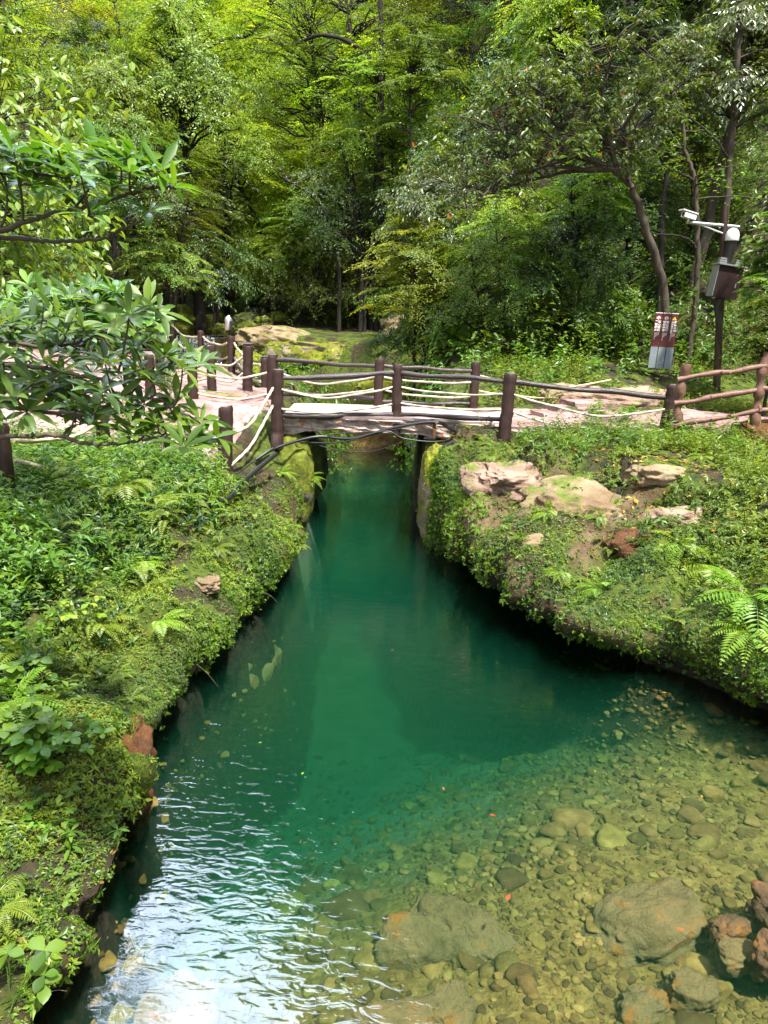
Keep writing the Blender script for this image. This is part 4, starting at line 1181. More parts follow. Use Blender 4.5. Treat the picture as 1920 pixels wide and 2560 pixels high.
Y = 13.80
cable('hose', [PY(640, 1150, 13.0), PY(690, 1120, 13.3), PY(790, 1092, Y), PY(880, 1096, Y), PY(990, 1068, Y - .02), PY(1086, 1055, Y - .05), PY(1130, 1074, Y - .06), PY(1200, 1102, 13.4), PY(1270, 1112, 13.1), PY(1345, 1114, 12.7)], .030,
      'thick black hose slung along the front of the bridge slab', 'hose')
cable('cable', [PY(740, 1104, Y), PY(850, 1106, Y - .05), PY(960, 1078, Y - .06), PY(1010, 1096, Y - .06), PY(1090, 1104, Y - .06), PY(1160, 1090, Y - .03)], .013, 'thin black cable drooping below the thick hose on the bridge', 'cable', 'cables on the bridge', n=14)
cable('cable', [PY(820, 1086, Y), PY(920, 1080, Y), PY(960, 1079, Y - .05), PY(1040, 1062, Y - .05)], .010, 'short thin cable above the thick hose on the bridge', 'cable', 'cables on the bridge')
cable('cable', [PY(780, 1108, Y), PY(850, 1126, Y - .06), PY(930, 1128, Y - .06), PY(1000, 1106, Y - .06)], .006, 'hair thin wire hanging lowest below the bridge slab', 'cable', 'cables on the bridge')
cable('hose', [PY(395, 1262, 9.8), PY(450, 1268, 10.0), PY(520, 1262, 10.2), PY(575, 1244, 10.6), PY(596, 1215, 11.1), PY(640, 1176, 11.9), PY(690, 1135, 12.8)], .040, 'thick black pipe curving along the left bank below the post', 'hose')
cable('cable', [PY(380, 1226, 10.2), PY(470, 1232, 10.4), PY(560, 1205, 11.2), PY(640, 1150, 12.4), PY(700, 1110, 13.2)], .010, 'thin black cable above the thick pipe on the left bank', 'cable')
q = PY(1086, 1075, Y - .03)
bk = thing('pipe_bracket', q, 'rusty bracket holding the hose on the bridge slab', 'bracket')
g = Geo(); g.box(q + (0, .02, 0), (.05, .05, .30)); g.build('upright', M['rock_brown'], bk)
g = Geo(); g.tube([q + (.03, -.05, .16), q + (.03, .06, .16)], .035, 10); g.build('pipe_end', M['post_end'], bk, True)
g = Geo(); g.box(q + (-.08, .0, -.16), (.22, .06, .03)); g.build('arm', M['black'], bk)
# floodlight on the left bank
q = PY(423, 1338, 9.3)
fl_ = thing('floodlight', q + (0, 0, -.12), 'small black ribbed floodlight tucked into the left bank ferns', 'floodlight')
Rf = roty(.35) @ rotz(.5)
g = Geo(); g.box(q, (.09, .10, .22), Rf); bd = g.build('housing', M['black'], fl_)
g = Geo()
for k in range(7): g.box(q + Rf @ np.array((.0, -.055, -.09 + k * .03)), (.10, .016, .010), Rf)
g.build('cooling_fins', M['hose'], bd)
g = Geo(); g.tube([q + (0, .03, -.08), q + (-.02, .06, -.28)], .015, 8); g.build('stake', M['black'], fl_, True)
# cut bamboo stake on the right bank
a_, b_ = PY(1842, 1522, 7.9), PY(1852, 1462, 7.95)
g = Geo(); g.tube([a_, (a_ + b_) / 2 + (.01, 0, 0), b_], [.022, .024, .025], 10)
tag(g.build('bamboo_stake', M['rope_old'], None, True), 'pale cut bamboo stake sticking out among ferns at right', 'stake')
# ------------------------------------------------------------------ trees and bushes
def tree(name, label, cat, base, cen, rad, mat, seed, pads=34, twigs=13, lpt=11, leaf=.10, wid=.42, style='layer', trunk=.10, bend=(0, 0), bark='bark', group=None, padr=.40,
         limbs=None, stems=1, droop=.25):
    """A trunk, limbs to every foliage pad, twigs fanning out of each pad and leaves along the twigs."""
    rg = np.random.default_rng(seed)
    base, cen, rad = np.array(base, float), np.array(cen, float), np.array(rad, float)
    root = thing(name, base, label, cat, group)
    T, L = Geo(), Geo()
    # trunk(s)
    tr = []
    for s in range(stems):
        b = base + np.array((rg.normal(0, .25), rg.normal(0, .25), 0)) * (s > 0)
        top = cen + rad * np.array((rg.uniform(-.35, .35), rg.uniform(-.3, .3), .45))
        mid = (b + top) / 2 + np.array((bend[0], bend[1], 0)) + rg.normal(0, .12, 3) * rad.mean() * .5
        P = bez(b, mid, top, 16)
        P[1:-1] += rg.normal(0, .025, (14, 3)) * min(1.5, rad.mean())
        P[0, 2] -= .35
        T.tube(P, trunk * (1 - .72 * np.linspace(0, 1, 16) ** 1.1) * np.concatenate([[1.35, 1.12], np.ones(14)]) / (1 if stems == 1 else 1.35), 9)
        tr.append(P)
    # pad centres
    u = unit(rg.normal(size=(pads, 3)))
    u[:, 2] = np.where(u[:, 2] < -.8, -u[:, 2], u[:, 2])
    pc = cen + rad * u * (rg.random((pads, 1)) ** .42)
    rp0 = padr * (rad[0] * rad[1]) ** .5
    for k in range(pads):
        P = tr[k % stems]
        c = pc[k]
        dxy = np.linalg.norm(c[:2] - P[:, :2], axis=1)
        want = c[2] - .35 * dxy
        j = int(np.argmin(np.abs(P[:, 2] - want) + .15 * dxy)); j = max(3, min(14, j))
        a = P[j]
        ctl = (a + c) / 2 + np.array((0, 0, (.18 if style != 'droop' else .30) * np.linalg.norm(c - a))) + rg.normal(0, .06, 3) * rad.mean()
        Q = bez(a, ctl, c, 8)
        Q[1:-1] += rg.normal(0, .018, (6, 3)) * rad.mean()
        r0 = max(.012, trunk * .40 * (1 - .6 * j / 15))
        T.tube(Q, np.linspace(r0, max(.006, r0 * .25), 8), 6, cap=False)
        out = unit(c - cen) * np.array((1, 1, .4))
        out = unit(out)
        if style == 'layer' and rg.random() < .35: nrm = unit(np.array((0, 0, .8)) + .9 * out + rg.normal(0, .3, 3)); flat = .26
        elif style == 'layer': nrm = unit(np.array((0, 0, 1.0)) + .28 * out + rg.normal(0, .10, 3)); flat = .05
        elif style == 'round': nrm = unit(np.array((0, 0, .8)) + .9 * out + rg.normal(0, .3, 3)); flat = .30
        elif style == 'droop': nrm = unit(np.array((0, 0, 1.0)) + .55 * out + rg.normal(0, .2, 3)); flat = .20
        else: nrm = unit(np.array((0, 0, .6)) + .5 * out + rg.normal(0, .5, 3)); flat = .22
        e1 = unit(np.cross(nrm, np.array((.3, .9, .1)))); e2 = np.cross(nrm, e1)
        rp = rp0 * rg.uniform(.6, 1.25)
        nt = max(5, int(twigs * rg.uniform(.75, 1.25)))
        az = np.arange(nt) * 2 * pi / nt + rg.uniform(0, 6) + rg.normal(0, .3, nt)
        d = np.cos(az)[:, None] * e1 + np.sin(az)[:, None] * e2
        d = unit(d + rg.normal(0, flat, (nt, 3)) + out * .25)
        ln = rp * rg.uniform(.5, 1.1, nt)
        t = (np.arange(lpt) + .6) / lpt
        t = t[None] + rg.normal(0, .03, (nt, lpt))
        t = np.clip(t, .08, 1.03)
        Pt = c + d[:, None] * (ln[:, None] * t)[..., None] + nrm * (rg.normal(0, flat * rp * .5, (nt, 1)))[..., None]
        Pt[..., 2] -= droop * ln[:, None] * t ** 2
        tw = Pt[:, ::max(1, lpt // 3)]
        for q in range(nt):
            if q % 2 == 0:
                T.tube(np.vstack([c, tw[q]]), np.linspace(max(.006, r0 * .22), .003, len(tw[q]) + 1), 3, cap=False)
        side = np.where(np.arange(lpt) % 2 == 0, 1.0, -1.0)
        sv = unit(np.cross(np.broadcast_to(nrm, d.shape), d))
        ang = .95 + rg.normal(0, .25, (nt, lpt)); ang[:, -1] *= .2
        ld = d[:, None] * np.cos(ang)[..., None] + sv[:, None] * (np.sin(ang) * side[None])[..., None]
        ld[..., 2] -= {'layer': .18, 'round': .25, 'droop': 1.0}.get(style, .35) * rg.uniform(.4, 1.3, (nt, lpt))
        lnrm = nrm + rg.normal(0, .38, (nt, lpt, 3))
        n = nt * lpt
        sz = leaf * rg.uniform(.65, 1.3, n)
        hue = np.clip(rg.normal(.5, .2) + rg.normal(0, .2, n), 0, 1)
        L.leaves(Pt.reshape(-1, 3), ld.reshape(-1, 3), lnrm.reshape(-1, 3), sz, sz * wid, hue, fold=.2)
    T.build('trunk', M[bark], root, True)
    L.build('crown', M[mat], root, False)
    return root


def plant_tree(name, label, cat, px, py, D, rx, ry, mat, seed, base=None, depth=.8, ground_off=0, **kw):
    c = PY(px, py, D)
    r = np.array((rx * D / F, rx * D / F * depth, ry * D / F))
    if base is None:
        rg = np.random.default_rng(seed + 500)
        bx, by = c[0] + rg.normal(0, .2) * r[0], D + .25 * r[1]
    else:
        bx, by = base
    b = np.array((bx, by, gz(bx, by)))
    if c[2] - r[2] * .4 < b[2]: c[2] = b[2] + r[2] * .55
    return tree(name, label, cat, b, c, r, mat, seed, **kw)


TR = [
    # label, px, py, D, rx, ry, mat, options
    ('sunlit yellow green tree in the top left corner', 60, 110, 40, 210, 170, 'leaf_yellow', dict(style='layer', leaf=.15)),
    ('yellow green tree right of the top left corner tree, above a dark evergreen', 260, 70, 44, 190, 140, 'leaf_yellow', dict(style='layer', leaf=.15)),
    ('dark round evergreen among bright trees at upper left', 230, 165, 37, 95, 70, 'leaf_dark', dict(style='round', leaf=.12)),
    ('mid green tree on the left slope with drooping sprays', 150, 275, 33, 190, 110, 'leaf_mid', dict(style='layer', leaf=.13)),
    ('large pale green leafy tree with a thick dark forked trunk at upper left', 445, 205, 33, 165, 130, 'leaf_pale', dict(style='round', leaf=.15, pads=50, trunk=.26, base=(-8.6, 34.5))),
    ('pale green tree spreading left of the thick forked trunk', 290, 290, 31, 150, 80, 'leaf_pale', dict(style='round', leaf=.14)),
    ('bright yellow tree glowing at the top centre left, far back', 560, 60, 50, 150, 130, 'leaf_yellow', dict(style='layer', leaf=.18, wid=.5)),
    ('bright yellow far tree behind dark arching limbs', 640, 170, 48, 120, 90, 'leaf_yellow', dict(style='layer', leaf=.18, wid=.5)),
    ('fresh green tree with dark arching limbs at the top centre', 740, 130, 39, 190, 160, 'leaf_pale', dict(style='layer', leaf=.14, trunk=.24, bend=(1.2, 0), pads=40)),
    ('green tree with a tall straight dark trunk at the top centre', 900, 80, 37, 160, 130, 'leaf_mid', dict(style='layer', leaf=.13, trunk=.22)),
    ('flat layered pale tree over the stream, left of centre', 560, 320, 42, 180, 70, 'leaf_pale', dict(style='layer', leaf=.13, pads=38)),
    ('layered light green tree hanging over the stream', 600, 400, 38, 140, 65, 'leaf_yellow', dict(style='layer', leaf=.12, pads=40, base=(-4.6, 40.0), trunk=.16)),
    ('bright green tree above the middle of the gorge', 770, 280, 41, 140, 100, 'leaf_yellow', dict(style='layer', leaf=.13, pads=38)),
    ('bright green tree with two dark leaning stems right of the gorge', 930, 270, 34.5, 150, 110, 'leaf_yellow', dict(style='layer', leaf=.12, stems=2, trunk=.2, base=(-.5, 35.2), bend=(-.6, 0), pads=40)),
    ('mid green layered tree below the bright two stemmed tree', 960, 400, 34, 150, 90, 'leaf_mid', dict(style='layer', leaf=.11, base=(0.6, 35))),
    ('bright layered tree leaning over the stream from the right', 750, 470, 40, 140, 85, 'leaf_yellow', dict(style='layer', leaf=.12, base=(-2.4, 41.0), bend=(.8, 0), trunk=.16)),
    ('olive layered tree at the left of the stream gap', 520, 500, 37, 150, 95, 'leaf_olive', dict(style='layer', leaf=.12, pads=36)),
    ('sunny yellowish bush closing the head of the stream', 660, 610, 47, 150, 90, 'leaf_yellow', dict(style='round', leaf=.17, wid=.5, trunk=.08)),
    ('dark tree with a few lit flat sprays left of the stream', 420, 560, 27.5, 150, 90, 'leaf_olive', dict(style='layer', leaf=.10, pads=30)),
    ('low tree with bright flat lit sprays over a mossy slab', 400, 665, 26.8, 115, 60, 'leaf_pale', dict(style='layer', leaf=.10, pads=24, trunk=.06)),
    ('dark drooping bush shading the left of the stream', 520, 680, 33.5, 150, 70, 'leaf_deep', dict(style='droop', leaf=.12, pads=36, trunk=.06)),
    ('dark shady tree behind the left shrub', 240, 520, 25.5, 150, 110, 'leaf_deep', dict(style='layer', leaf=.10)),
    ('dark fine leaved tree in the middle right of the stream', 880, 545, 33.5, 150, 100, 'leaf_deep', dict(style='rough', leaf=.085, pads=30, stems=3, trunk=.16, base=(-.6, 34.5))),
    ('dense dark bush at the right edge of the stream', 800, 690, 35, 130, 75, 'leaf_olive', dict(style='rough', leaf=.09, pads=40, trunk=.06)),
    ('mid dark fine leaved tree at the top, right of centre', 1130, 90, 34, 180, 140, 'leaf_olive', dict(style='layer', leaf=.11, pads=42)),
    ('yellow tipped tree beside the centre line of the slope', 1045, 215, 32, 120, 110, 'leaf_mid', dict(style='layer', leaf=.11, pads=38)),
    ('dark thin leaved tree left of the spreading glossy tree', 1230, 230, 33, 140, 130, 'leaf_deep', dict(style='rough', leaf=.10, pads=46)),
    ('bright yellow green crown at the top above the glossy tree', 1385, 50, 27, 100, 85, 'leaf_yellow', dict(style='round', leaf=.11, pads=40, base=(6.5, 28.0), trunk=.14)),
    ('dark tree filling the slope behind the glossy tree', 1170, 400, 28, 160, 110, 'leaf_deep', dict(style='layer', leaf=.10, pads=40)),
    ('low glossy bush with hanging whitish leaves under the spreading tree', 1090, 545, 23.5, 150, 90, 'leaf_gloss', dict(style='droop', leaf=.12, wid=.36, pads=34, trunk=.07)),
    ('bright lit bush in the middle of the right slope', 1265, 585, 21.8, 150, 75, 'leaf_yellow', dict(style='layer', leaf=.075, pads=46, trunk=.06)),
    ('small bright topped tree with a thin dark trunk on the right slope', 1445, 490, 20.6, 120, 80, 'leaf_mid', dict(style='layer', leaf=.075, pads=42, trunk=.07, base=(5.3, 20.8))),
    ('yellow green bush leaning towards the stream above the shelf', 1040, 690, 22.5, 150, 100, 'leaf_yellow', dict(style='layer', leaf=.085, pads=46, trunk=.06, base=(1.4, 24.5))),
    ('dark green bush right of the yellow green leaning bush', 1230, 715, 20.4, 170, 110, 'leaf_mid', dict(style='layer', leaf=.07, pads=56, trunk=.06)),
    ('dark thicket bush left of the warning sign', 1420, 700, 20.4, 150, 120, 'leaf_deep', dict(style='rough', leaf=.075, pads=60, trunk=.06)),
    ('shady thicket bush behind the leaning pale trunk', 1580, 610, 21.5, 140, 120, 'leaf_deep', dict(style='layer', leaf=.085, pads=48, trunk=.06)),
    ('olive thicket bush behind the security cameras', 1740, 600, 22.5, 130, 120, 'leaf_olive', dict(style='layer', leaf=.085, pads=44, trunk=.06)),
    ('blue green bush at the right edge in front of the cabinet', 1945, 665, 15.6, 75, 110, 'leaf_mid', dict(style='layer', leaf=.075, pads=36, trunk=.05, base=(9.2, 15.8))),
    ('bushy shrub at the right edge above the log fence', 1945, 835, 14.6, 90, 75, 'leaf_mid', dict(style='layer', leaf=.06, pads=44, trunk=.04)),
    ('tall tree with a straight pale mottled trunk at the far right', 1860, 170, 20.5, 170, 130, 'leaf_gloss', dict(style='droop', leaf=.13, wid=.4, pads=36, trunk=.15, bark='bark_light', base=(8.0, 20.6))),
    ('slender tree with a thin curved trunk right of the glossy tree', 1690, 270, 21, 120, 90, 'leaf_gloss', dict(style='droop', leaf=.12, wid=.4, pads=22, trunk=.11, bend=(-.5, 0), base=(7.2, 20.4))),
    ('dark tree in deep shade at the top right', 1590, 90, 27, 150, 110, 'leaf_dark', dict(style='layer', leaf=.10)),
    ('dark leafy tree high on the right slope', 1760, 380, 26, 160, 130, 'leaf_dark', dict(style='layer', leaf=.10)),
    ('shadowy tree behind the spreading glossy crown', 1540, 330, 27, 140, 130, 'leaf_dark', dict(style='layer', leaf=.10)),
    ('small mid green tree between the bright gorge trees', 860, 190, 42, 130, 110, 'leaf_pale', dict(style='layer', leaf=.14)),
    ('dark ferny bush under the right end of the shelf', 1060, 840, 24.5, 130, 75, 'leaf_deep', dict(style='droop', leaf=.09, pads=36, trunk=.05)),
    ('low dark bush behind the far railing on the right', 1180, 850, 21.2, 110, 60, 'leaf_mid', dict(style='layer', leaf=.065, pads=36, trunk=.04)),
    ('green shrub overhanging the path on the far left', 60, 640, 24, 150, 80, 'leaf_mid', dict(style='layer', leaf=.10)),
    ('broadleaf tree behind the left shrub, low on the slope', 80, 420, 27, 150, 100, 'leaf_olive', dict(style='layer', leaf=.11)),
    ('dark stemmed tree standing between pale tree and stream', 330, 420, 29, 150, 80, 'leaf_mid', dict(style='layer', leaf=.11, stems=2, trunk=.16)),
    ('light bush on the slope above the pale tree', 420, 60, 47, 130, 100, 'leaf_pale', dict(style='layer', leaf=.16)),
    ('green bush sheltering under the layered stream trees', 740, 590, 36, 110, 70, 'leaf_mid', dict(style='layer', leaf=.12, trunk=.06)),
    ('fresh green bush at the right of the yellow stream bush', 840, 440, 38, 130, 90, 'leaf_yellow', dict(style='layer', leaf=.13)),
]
BW = [('bright bush over the shelf rocks, right of the stream', 990, 770, 35.5, 120, 60, 'leaf_mid'), ('leafy bush between the leaning yellow bush and the dark slope tree', 1120, 640, 25, 140, 80, 'leaf_mid'),
      ('mid green bush under the bright topped small tree', 1340, 640, 23, 130, 80, 'leaf_mid'), ('low thicket bush left of the warning sign foot', 1510, 790, 20.2, 110, 60, 'leaf_mid'),
      ('shady low bush behind the far rail and left of the sign', 1370, 810, 20.6, 120, 60, 'leaf_olive'), ('green low bush beyond the right rear post', 1130, 790, 23.5, 120, 60, 'leaf_mid'),
      ('mid green bush left of the layered stream trees', 350, 560, 31, 130, 80, 'leaf_mid'), ('yellow bush at the head of the stream on the left', 600, 540, 43, 120, 70, 'leaf_yellow'),
      ('green bush shading the left boulders of the stream', 470, 600, 38, 110, 70, 'leaf_mid'), ('yellow bush at the head of the stream on the right', 720, 660, 46, 110, 60, 'leaf_yellow'),
      ('full bush behind the dark leaning trunk', 870, 610, 38, 130, 80, 'leaf_mid'), ('pale bush higher on the slope behind the thin stems', 960, 540, 36, 120, 80, 'leaf_pale'),
      ('leafy bush low on the left slope behind the shrub', 120, 560, 28, 130, 80, 'leaf_mid'), ('green bush above the sloping mossy slab', 310, 590, 36, 120, 70, 'leaf_pale'),
      ('sunny bush in the gap beyond the layered tree', 560, 440, 46, 130, 80, 'leaf_yellow'), ('sunny bush in the gap behind the bright two stemmed tree', 820, 510, 44, 130, 80, 'leaf_yellow'),
      ('green bush under the thick forked trunk', 430, 400, 38, 140, 80, 'leaf_pale'), ('low sunlit yellow bush beside the fall of the upper stream', 655, 655, 38, 95, 50, 'leaf_yellow'), ('sunlit yellow green bush behind the fall of the upper stream', 590, 590, 42, 120, 60, 'leaf_yellow'), ('green bush at the left frame edge below the far trees', 40, 500, 32, 130, 90, 'leaf_mid')]
TR += [(a, b, c, d, e, f, g_, dict(style='round' if k_ % 2 else 'layer', leaf=.0032 * d + .02, pads=32, trunk=.05)) for k_, (a, b, c, d, e, f, g_) in enumerate(BW)]
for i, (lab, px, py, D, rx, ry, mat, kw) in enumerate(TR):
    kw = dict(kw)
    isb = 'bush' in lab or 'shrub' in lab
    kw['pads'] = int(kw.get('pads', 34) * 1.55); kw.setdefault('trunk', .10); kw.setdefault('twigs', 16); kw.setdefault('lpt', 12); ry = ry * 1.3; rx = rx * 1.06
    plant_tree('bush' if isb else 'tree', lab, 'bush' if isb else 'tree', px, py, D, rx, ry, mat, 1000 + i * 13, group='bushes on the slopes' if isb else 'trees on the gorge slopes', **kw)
# the far trees closing the gorge
for i, (px, py, D, rx, mat) in enumerate([(-40, 150, 58, 200, 'leaf_mid'), (170, 150, 62, 210, 'leaf_yellow'), (360, 170, 66, 190, 'leaf_pale'), (540, 170, 64, 190, 'leaf_yellow'),
                                         (720, 120, 66, 190, 'leaf_yellow'), (900, 150, 60, 190, 'leaf_mid'), (1080, 90, 56, 190, 'leaf_olive'), (1260, 60, 48, 190, 'leaf_olive'),
                                         (620, 330, 58, 190, 'leaf_yellow'), (820, 330, 54, 170, 'leaf_yellow'), (450, 330, 54, 170, 'leaf_mid'), (620, 480, 54, 160, 'leaf_yellow'), (1000, 300, 46, 160, 'leaf_mid'),
                                         (250, 330, 48, 180, 'leaf_olive'), (80, 320, 46, 180, 'leaf_mid'), (1450, 40, 36, 170, 'leaf_dark'), (1680, 40, 34, 170, 'leaf_dark'), (1880, 30, 32, 170, 'leaf_dark'),
                                         (700, 10, 74, 220, 'leaf_pale'), (480, 10, 76, 220, 'leaf_yellow'), (950, 0, 70, 220, 'leaf_olive')]):
    plant_tree('tree', 'far tree closing the head of the gorge behind the nearer crowns', 'tree', px, py, D, rx, rx * .8, mat, 3000 + i * 7, pads=44, twigs=15, lpt=11, leaf=.24, wid=.55, trunk=.16, style='layer', group='far trees at the head of the gorge')

# the spreading glossy tree on the right with its leaning pale trunk
rg = np.random.default_rng(77)
gl = thing('tree', (6.75, 18.7, gz(6.75, 18.7)), 'spreading glossy tree with a leaning pale trunk and drooping leaves above the warning sign', 'tree', 'trees on the gorge slopes')
T, L = Geo(), Geo()
tp = [(1695, 800, 18.7), (1660, 700, 18.6), (1630, 620, 18.5), (1600, 520, 18.4), (1570, 455, 18.3), (1535, 425, 18.2)]
P = np.array([PY(*q) for q in tp]); P[0, 2] = gz(P[0, 0], P[0, 1]) - .2
t = np.linspace(0, 5, 30); Q = np.stack([np.interp(t, np.arange(6), P[:, k]) for k in range(3)], -1); Q[1:-1] += rg.normal(0, .018, (28, 3))
T.tube(Q, np.linspace(.105, .075, 30), 10)
forks = [[(1535, 425), (1440, 390), (1380, 330), (1310, 300), (1240, 270)], [(1535, 425), (1480, 400), (1420, 340), (1380, 300), (1330, 200)], [(1545, 430), (1500, 330), (1470, 240), (1450, 130)],
         [(1545, 430), (1510, 280), (1520, 200), (1560, 90)], [(1560, 440), (1560, 320), (1610, 230), (1660, 140)], [(1535, 425), (1400, 420), (1300, 400), (1180, 390)],
         [(1570, 450), (1590, 330), (1660, 260), (1720, 200)], [(1535, 425), (1430, 430), (1330, 450), (1230, 480), (1110, 460)], [(1535, 425), (1410, 380), (1300, 350), (1200, 320)],
         [(1580, 470), (1560, 400), (1555, 330)], [(1440, 390), (1340, 420), (1260, 440), (1160, 520)], [(1480, 400), (1400, 280), (1290, 230)]]
tips = []
for fk in forks:
    D0 = 18.2
    dz_ = rg.uniform(-1.6, 1.2)
    P = np.array([PY(a, b, D0 + dz_ * k / len(fk)) for k, (a, b) in enumerate(fk)])
    t = np.linspace(0, len(P) - 1, 22)
    Q = np.stack([np.interp(t, np.arange(len(P)), P[:, k]) for k in range(3)], -1); Q[1:] += np.cumsum(rg.normal(0, .012, (21, 3)), 0)
    T.tube(Q, np.linspace(.055, .014, 22), 7, cap=False)
    for j in range(5, 22, 1):
        if j < 12 and rg.random() < .55: continue
        for _ in range(2):
            dd_ = unit(np.array((rg.normal() - .15, rg.normal() * .9, rg.normal() * .5 + .35)))
            e = Q[j] + dd_ * rg.uniform(.4, 1.0)
            B = bez(Q[j], (Q[j] + e) / 2 + rg.normal(0, .12, 3), e, 7)
            T.tube(B, np.linspace(.018, .006, 7), 5, cap=False)
            tips.append((e, dd_))
for e, d in tips:
    for _ in range(3):
        d2 = unit(d + rg.normal(0, .55, 3)); c = e + d2 * rg.uniform(.1, .4)
        T.tube([e, c], [.006, .004], 4, cap=False)
        n = rg.integers(9, 15)
        az = rg.uniform(0, 2 * pi, n)
        ld = np.stack([np.cos(az), np.sin(az), rg.uniform(-1.1, -.1, n)], -1)
        s = rg.uniform(.10, .19, n)
        L.leaves(np.repeat(c[None], n, 0) + rg.normal(0, .03, (n, 3)), ld, np.array((0, 0, 1.0)) + rg.normal(0, .3, (n, 3)), s, s * .34, np.clip(rg.normal(.55, .25, n), 0, 1), fold=.15)
T.build('trunk', M['bark_light'], gl, True); L.build('crown', M['leaf_gloss'], gl)
g = Geo(); n = 26
kk_ = rg.choice(len(tips), n)
g.leaves(np.array([tips[k][0] for k in kk_]) + rg.normal(0, .15, (n, 3)), np.stack([rg.normal(0, .5, n), rg.normal(0, .5, n), np.full(n, -1)], -1), rg.normal(0, 1, (n, 3)) + (0, -1, .3), .15, .055, rg.random(n))
M['leaf_red'] = leaf_mat('leaf_red', [(.25, .03, .01), (.4, .09, .02), (.35, .06, .015)], .35)
g.build('withered_leaves', M['leaf_red'], gl)

# bare trunks seen between the crowns
for lab, pts, r, bark in [
    ('dark leaning trunk right of the stream gap', [(850, 680, 33.5), (838, 600, 33.4), (810, 520, 33.3), (770, 480, 33.2), (700, 440, 33.2)], .09, 'bark'),
    ('thin dark stem crossing behind the leaning trunk', [(905, 640, 33.8), (890, 520, 33.8), (872, 440, 33.8), (850, 350, 33.8)], .10, 'bark'),
    ('twin dark stem beside the thin crossing stem', [(915, 650, 34), (900, 540, 34), (880, 430, 34), (872, 360, 34)], .08, 'bark'),
    ('straight dark trunk at the top centre with many side limbs', [(952, 560, 34), (950, 330, 34), (955, 150, 34), (950, -30, 34)], .17, 'bark'),
    ('dark curved limb tree trunk left of the top centre trunk', [(950, 190, 34), (925, 150, 34), (870, 100, 34.2), (800, 85, 34.5), (740, 110, 35)], .11, 'bark'),
    ('black forking trunk among yellow leaves at the top left centre', [(560, 330, 40), (545, 200, 40), (490, 110, 40), (480, 70, 40), (450, 0, 40)], .15, 'bark'),
    ('black arching branch among yellow leaves at the top', [(490, 120, 39.8), (560, 100, 39.8), (620, 90, 39.8), (650, 60, 40)], .10, 'bark'),
    ('dark trunk in shade left of the stream slab', [(282, 680, 26.5), (284, 600, 26.5), (275, 500, 26.5), (270, 430, 26.5)], .12, 'bark'),
    ('second dark trunk in shade leaning right beside the slab', [(290, 680, 26.8), (305, 590, 26.8), (330, 520, 26.8)], .10, 'bark'),
    ('thick dark trunk with a pale knot under the pale tree', [(402, 420, 32.5), (404, 350, 32.5), (408, 290, 32.5), (420, 230, 32.5)], .24, 'bark'),
    ('brown slender trunk rising behind the camera arm', [(1742, 740, 19.0), (1743, 560, 19.0), (1738, 450, 19.0), (1712, 380, 19.0), (1704, 260, 19)], .075, 'bark_light'),
    ('branch stub curving left off the slender brown trunk', [(1740, 620, 18.9), (1725, 600, 18.9), (1690, 588, 18.8), (1640, 585, 18.8)], .03, 'bark'),
    ('mottled pale straight trunk behind the camera dome', [(1806, 660, 19.6), (1818, 480, 19.6), (1830, 330, 19.6), (1846, 100, 19.6), (1850, -40, 19.6)], .105, 'bark_light'),
]:
    P = np.array([PY(*q) for q in pts]); m = len(P)
    if P[0, 2] > gz(P[0, 0], P[0, 1]) and 'limb' not in lab and 'branch' not in lab and 'arching' not in lab:
        P = np.vstack([[P[0, 0], P[0, 1], gz(P[0, 0], P[0, 1]) - .3], P]); m += 1
    t = np.linspace(0, m - 1, 8 * m); Q = np.stack([np.interp(t, np.arange(m), P[:, k]) for k in range(3)], -1)
    for _ in range(3): Q[1:-1] = (Q[:-2] + Q[1:-1] * 2 + Q[2:]) / 4
    Q[1:-1] += np.random.default_rng(len(lab)).normal(0, .012, (len(Q) - 2, 3))
    th = thing('tree', Q[0], lab, 'tree', 'bare trunks between the crowns')
    g = Geo(); g.tube(Q, np.linspace(r, r * .55, len(Q)), 9)
    rr_ = np.random.default_rng(int(abs(Q[0, 0]) * 100))
    lv = Geo()
    if r > .06:
        for _ in range(9):
            j = rr_.integers(len(Q) // 2, len(Q) - 1); d = unit(np.array((rr_.normal(), rr_.normal() * .6, rr_.uniform(-.1, .8)))); ln = rr_.uniform(.8, 2.2)
            B = bez(Q[j], Q[j] + d * ln * .5 + (0, 0, .15), Q[j] + d * ln - (0, 0, .1), 8); B[1:] += np.cumsum(rr_.normal(0, .03, (7, 3)), 0)
            g.tube(B, np.linspace(r * .3, .008, 8), 5, cap=False)
            n = 40
            tt = rr_.uniform(.35, 1, n); PP = B[(tt * 7).astype(int)] + rr_.normal(0, .12, (n, 3))
            lv.leaves(PP, np.stack([rr_.normal(0, 1, n), rr_.normal(0, 1, n), rr_.uniform(-.7, .1, n)], -1), np.array((0, 0, 1.0)) + rr_.normal(0, .4, (n, 3)), rr_.uniform(.08, .14, n), .05, rr_.random(n))
        g.build('trunk', M[bark], th, True); lv.build('crown', M['leaf_mid'], th)
    else:
        g.build('trunk', M[bark], th, True)

